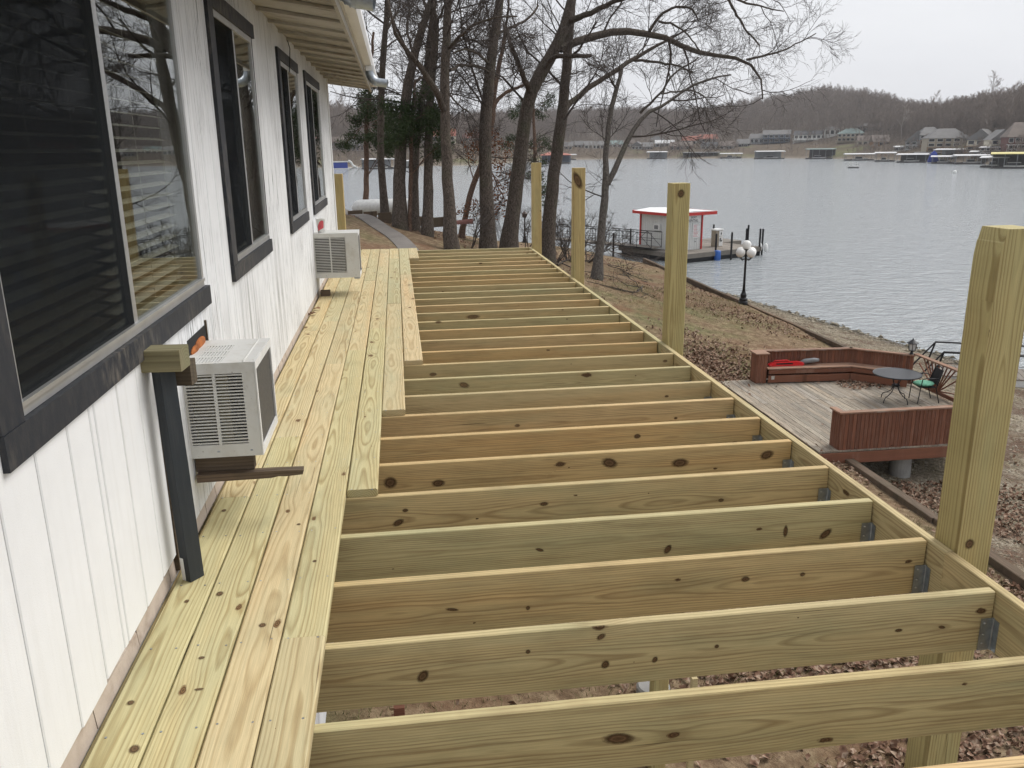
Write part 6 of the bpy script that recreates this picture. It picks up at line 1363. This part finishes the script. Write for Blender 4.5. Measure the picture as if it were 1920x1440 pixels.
pa = np.concatenate([thin(xy(30000, -2.8, 7.1, 1.5, 14), .9, .48, .8), thin(xy(38000, 7.3, 17, 2, 15), .8, .28, .7, 1.), thin(xy(16000, 1.5, 7.1, 1.5, 9), 1.4, .2, .6, 4.), thin(xy(14000, 0, 12, 14, 30), .7, .5, .85, 2.), thin(xy(9000, -8, 12, 28, 50), .5, .45, .8, 3.), RNG.normal(size=(2600, 2))*np.array([.75, 1.3])+np.array(ground_at(1345, 690)[:2]), RNG.normal(size=(500, 2))*np.array([.5, .35])+np.array([10.2, 18.2])])
pd = drop(pa); ond = (pa[:, 0] > 6.5) & (pa[:, 0] < 11.4) & (pa[:, 1] > 13.3) & (pa[:, 1] < 19); pd[ond, 2] = LZ+.002
keep = ~ond | ((pa[:, 0] > 9.5) & (pa[:, 1] > 17.5) & (pa[:, 0]-10.2+ (pa[:, 1]-18.3)*1. < .4)) | (RNG.uniform(0, 1, len(pa)) < .04); pd = pd[keep]
scatter_faces('leaf_litter', pd, RNG.uniform(.05, .12, len(pd)), 'litter', 'brown fallen leaves strewn over the lawn and shore', 'leaves', .55)
pg = drop(np.concatenate([thin(xy(42000, -2.9, 7.1, 1.5, 13), .6, .3, .6, .7), thin(xy(30000, 0, 12, 14, 32), .45, .4, .75, 2.2)]))
gs = pg[~((pg[:, 0] > 6.45) & (pg[:, 1] > 13.2) & (pg[:, 1] < 19.1) & (pg[:, 0] < 11.5))]
scatter_faces('grass_blades', gs, np.full(len(gs), .075), 'grass', 'thin winter grass growing on the bank under the deck', 'grass', up=True)
def pebble_mat():
    g = G('shore_stones'); v = g.obj(); n = g.noise(v, 5., 2); x, y, z = g.xyz(v); wet = g.math('SUBTRACT', 1., g.math('DIVIDE', g.math('SUBTRACT', z, -6.1), .16), clamp=True)
    return g.done(g.mix(g.math('MULTIPLY', wet, .8), g.ramp(n, [(.3, (.13, .105, .075)), (.5, (.28, .24, .17)), (.7, (.45, .40, .32))]), (.04, .038, .03)), .85, spec=.2)
M['pebble'] = pebble_mat()
def stones(name, P, s, label):
    o8 = np.array([[1, 0, 0], [0, 1, 0], [-1, 0, 0], [0, -1, 0], [0, 0, 1], [0, 0, -1.]]); f8 = np.array([[0, 1, 4], [1, 2, 4], [2, 3, 4], [3, 0, 4], [1, 0, 5], [2, 1, 5], [3, 2, 5], [0, 3, 5]])
    n_ = len(P); yw = RNG.uniform(0, 6.28, n_); c, sn = np.cos(yw), np.sin(yw); sc3 = s[:, None]*RNG.uniform(.6, 1.2, (n_, 3))*np.array([1, .8, .55])
    L_ = o8[None]*sc3[:, None, :]*RNG.uniform(.8, 1.15, (n_, 6, 1)); X = L_[..., 0]*c[:, None]-L_[..., 1]*sn[:, None]; Y = L_[..., 0]*sn[:, None]+L_[..., 1]*c[:, None]
    V_ = np.stack([X, Y, L_[..., 2]], 2)+P[:, None, :]; F_ = (np.arange(n_)*6)[:, None, None]+f8[None]
    return tag(link(name, npmesh(name, V_.reshape(-1, 3), F_.reshape(-1, 3), 'pebble')), label, 'stones', kind='stuff')
yy = RNG.uniform(4, 46, 22000); tt = RNG.uniform(.02, 1.08, 22000); xx = wall_x(yy)+(shore_x(yy)-wall_x(yy))*tt
pk = drop(np.stack([xx, yy], 1)); stones('shore_pebbles', pk, RNG.uniform(.02, .055, len(pk)), 'pale gravel and pebbles along the lake shore')
yy = RNG.uniform(8, 60, 900); xx = shore_x(yy)+RNG.normal(size=900)*.45-.1; pk = drop(np.stack([xx, yy], 1)); stones('waterline_rocks', pk, RNG.uniform(.06, .22, len(pk)), 'dark wet rocks along the waterline')
# ------------------------------------------------------------------ damp winter air
def haze_mat():
    m = bpy.data.materials.new('damp_air'); m.use_nodes = True; nt_ = m.node_tree; nt_.nodes.clear()
    o = nt_.nodes.new('ShaderNodeOutputMaterial'); v = nt_.nodes.new('ShaderNodeVolumePrincipled'); v.inputs['Color'].default_value = (.90, .92, .96, 1); v.inputs['Density'].default_value = .00022; v.inputs['Anisotropy'].default_value = .2
    nt_.links.new(v.outputs[0], o.inputs['Volume']); return m
tag(MB().box(-1500, 1500, -520, 1900, -10.4, 190).build('haze', haze_mat()), kind='stuff')
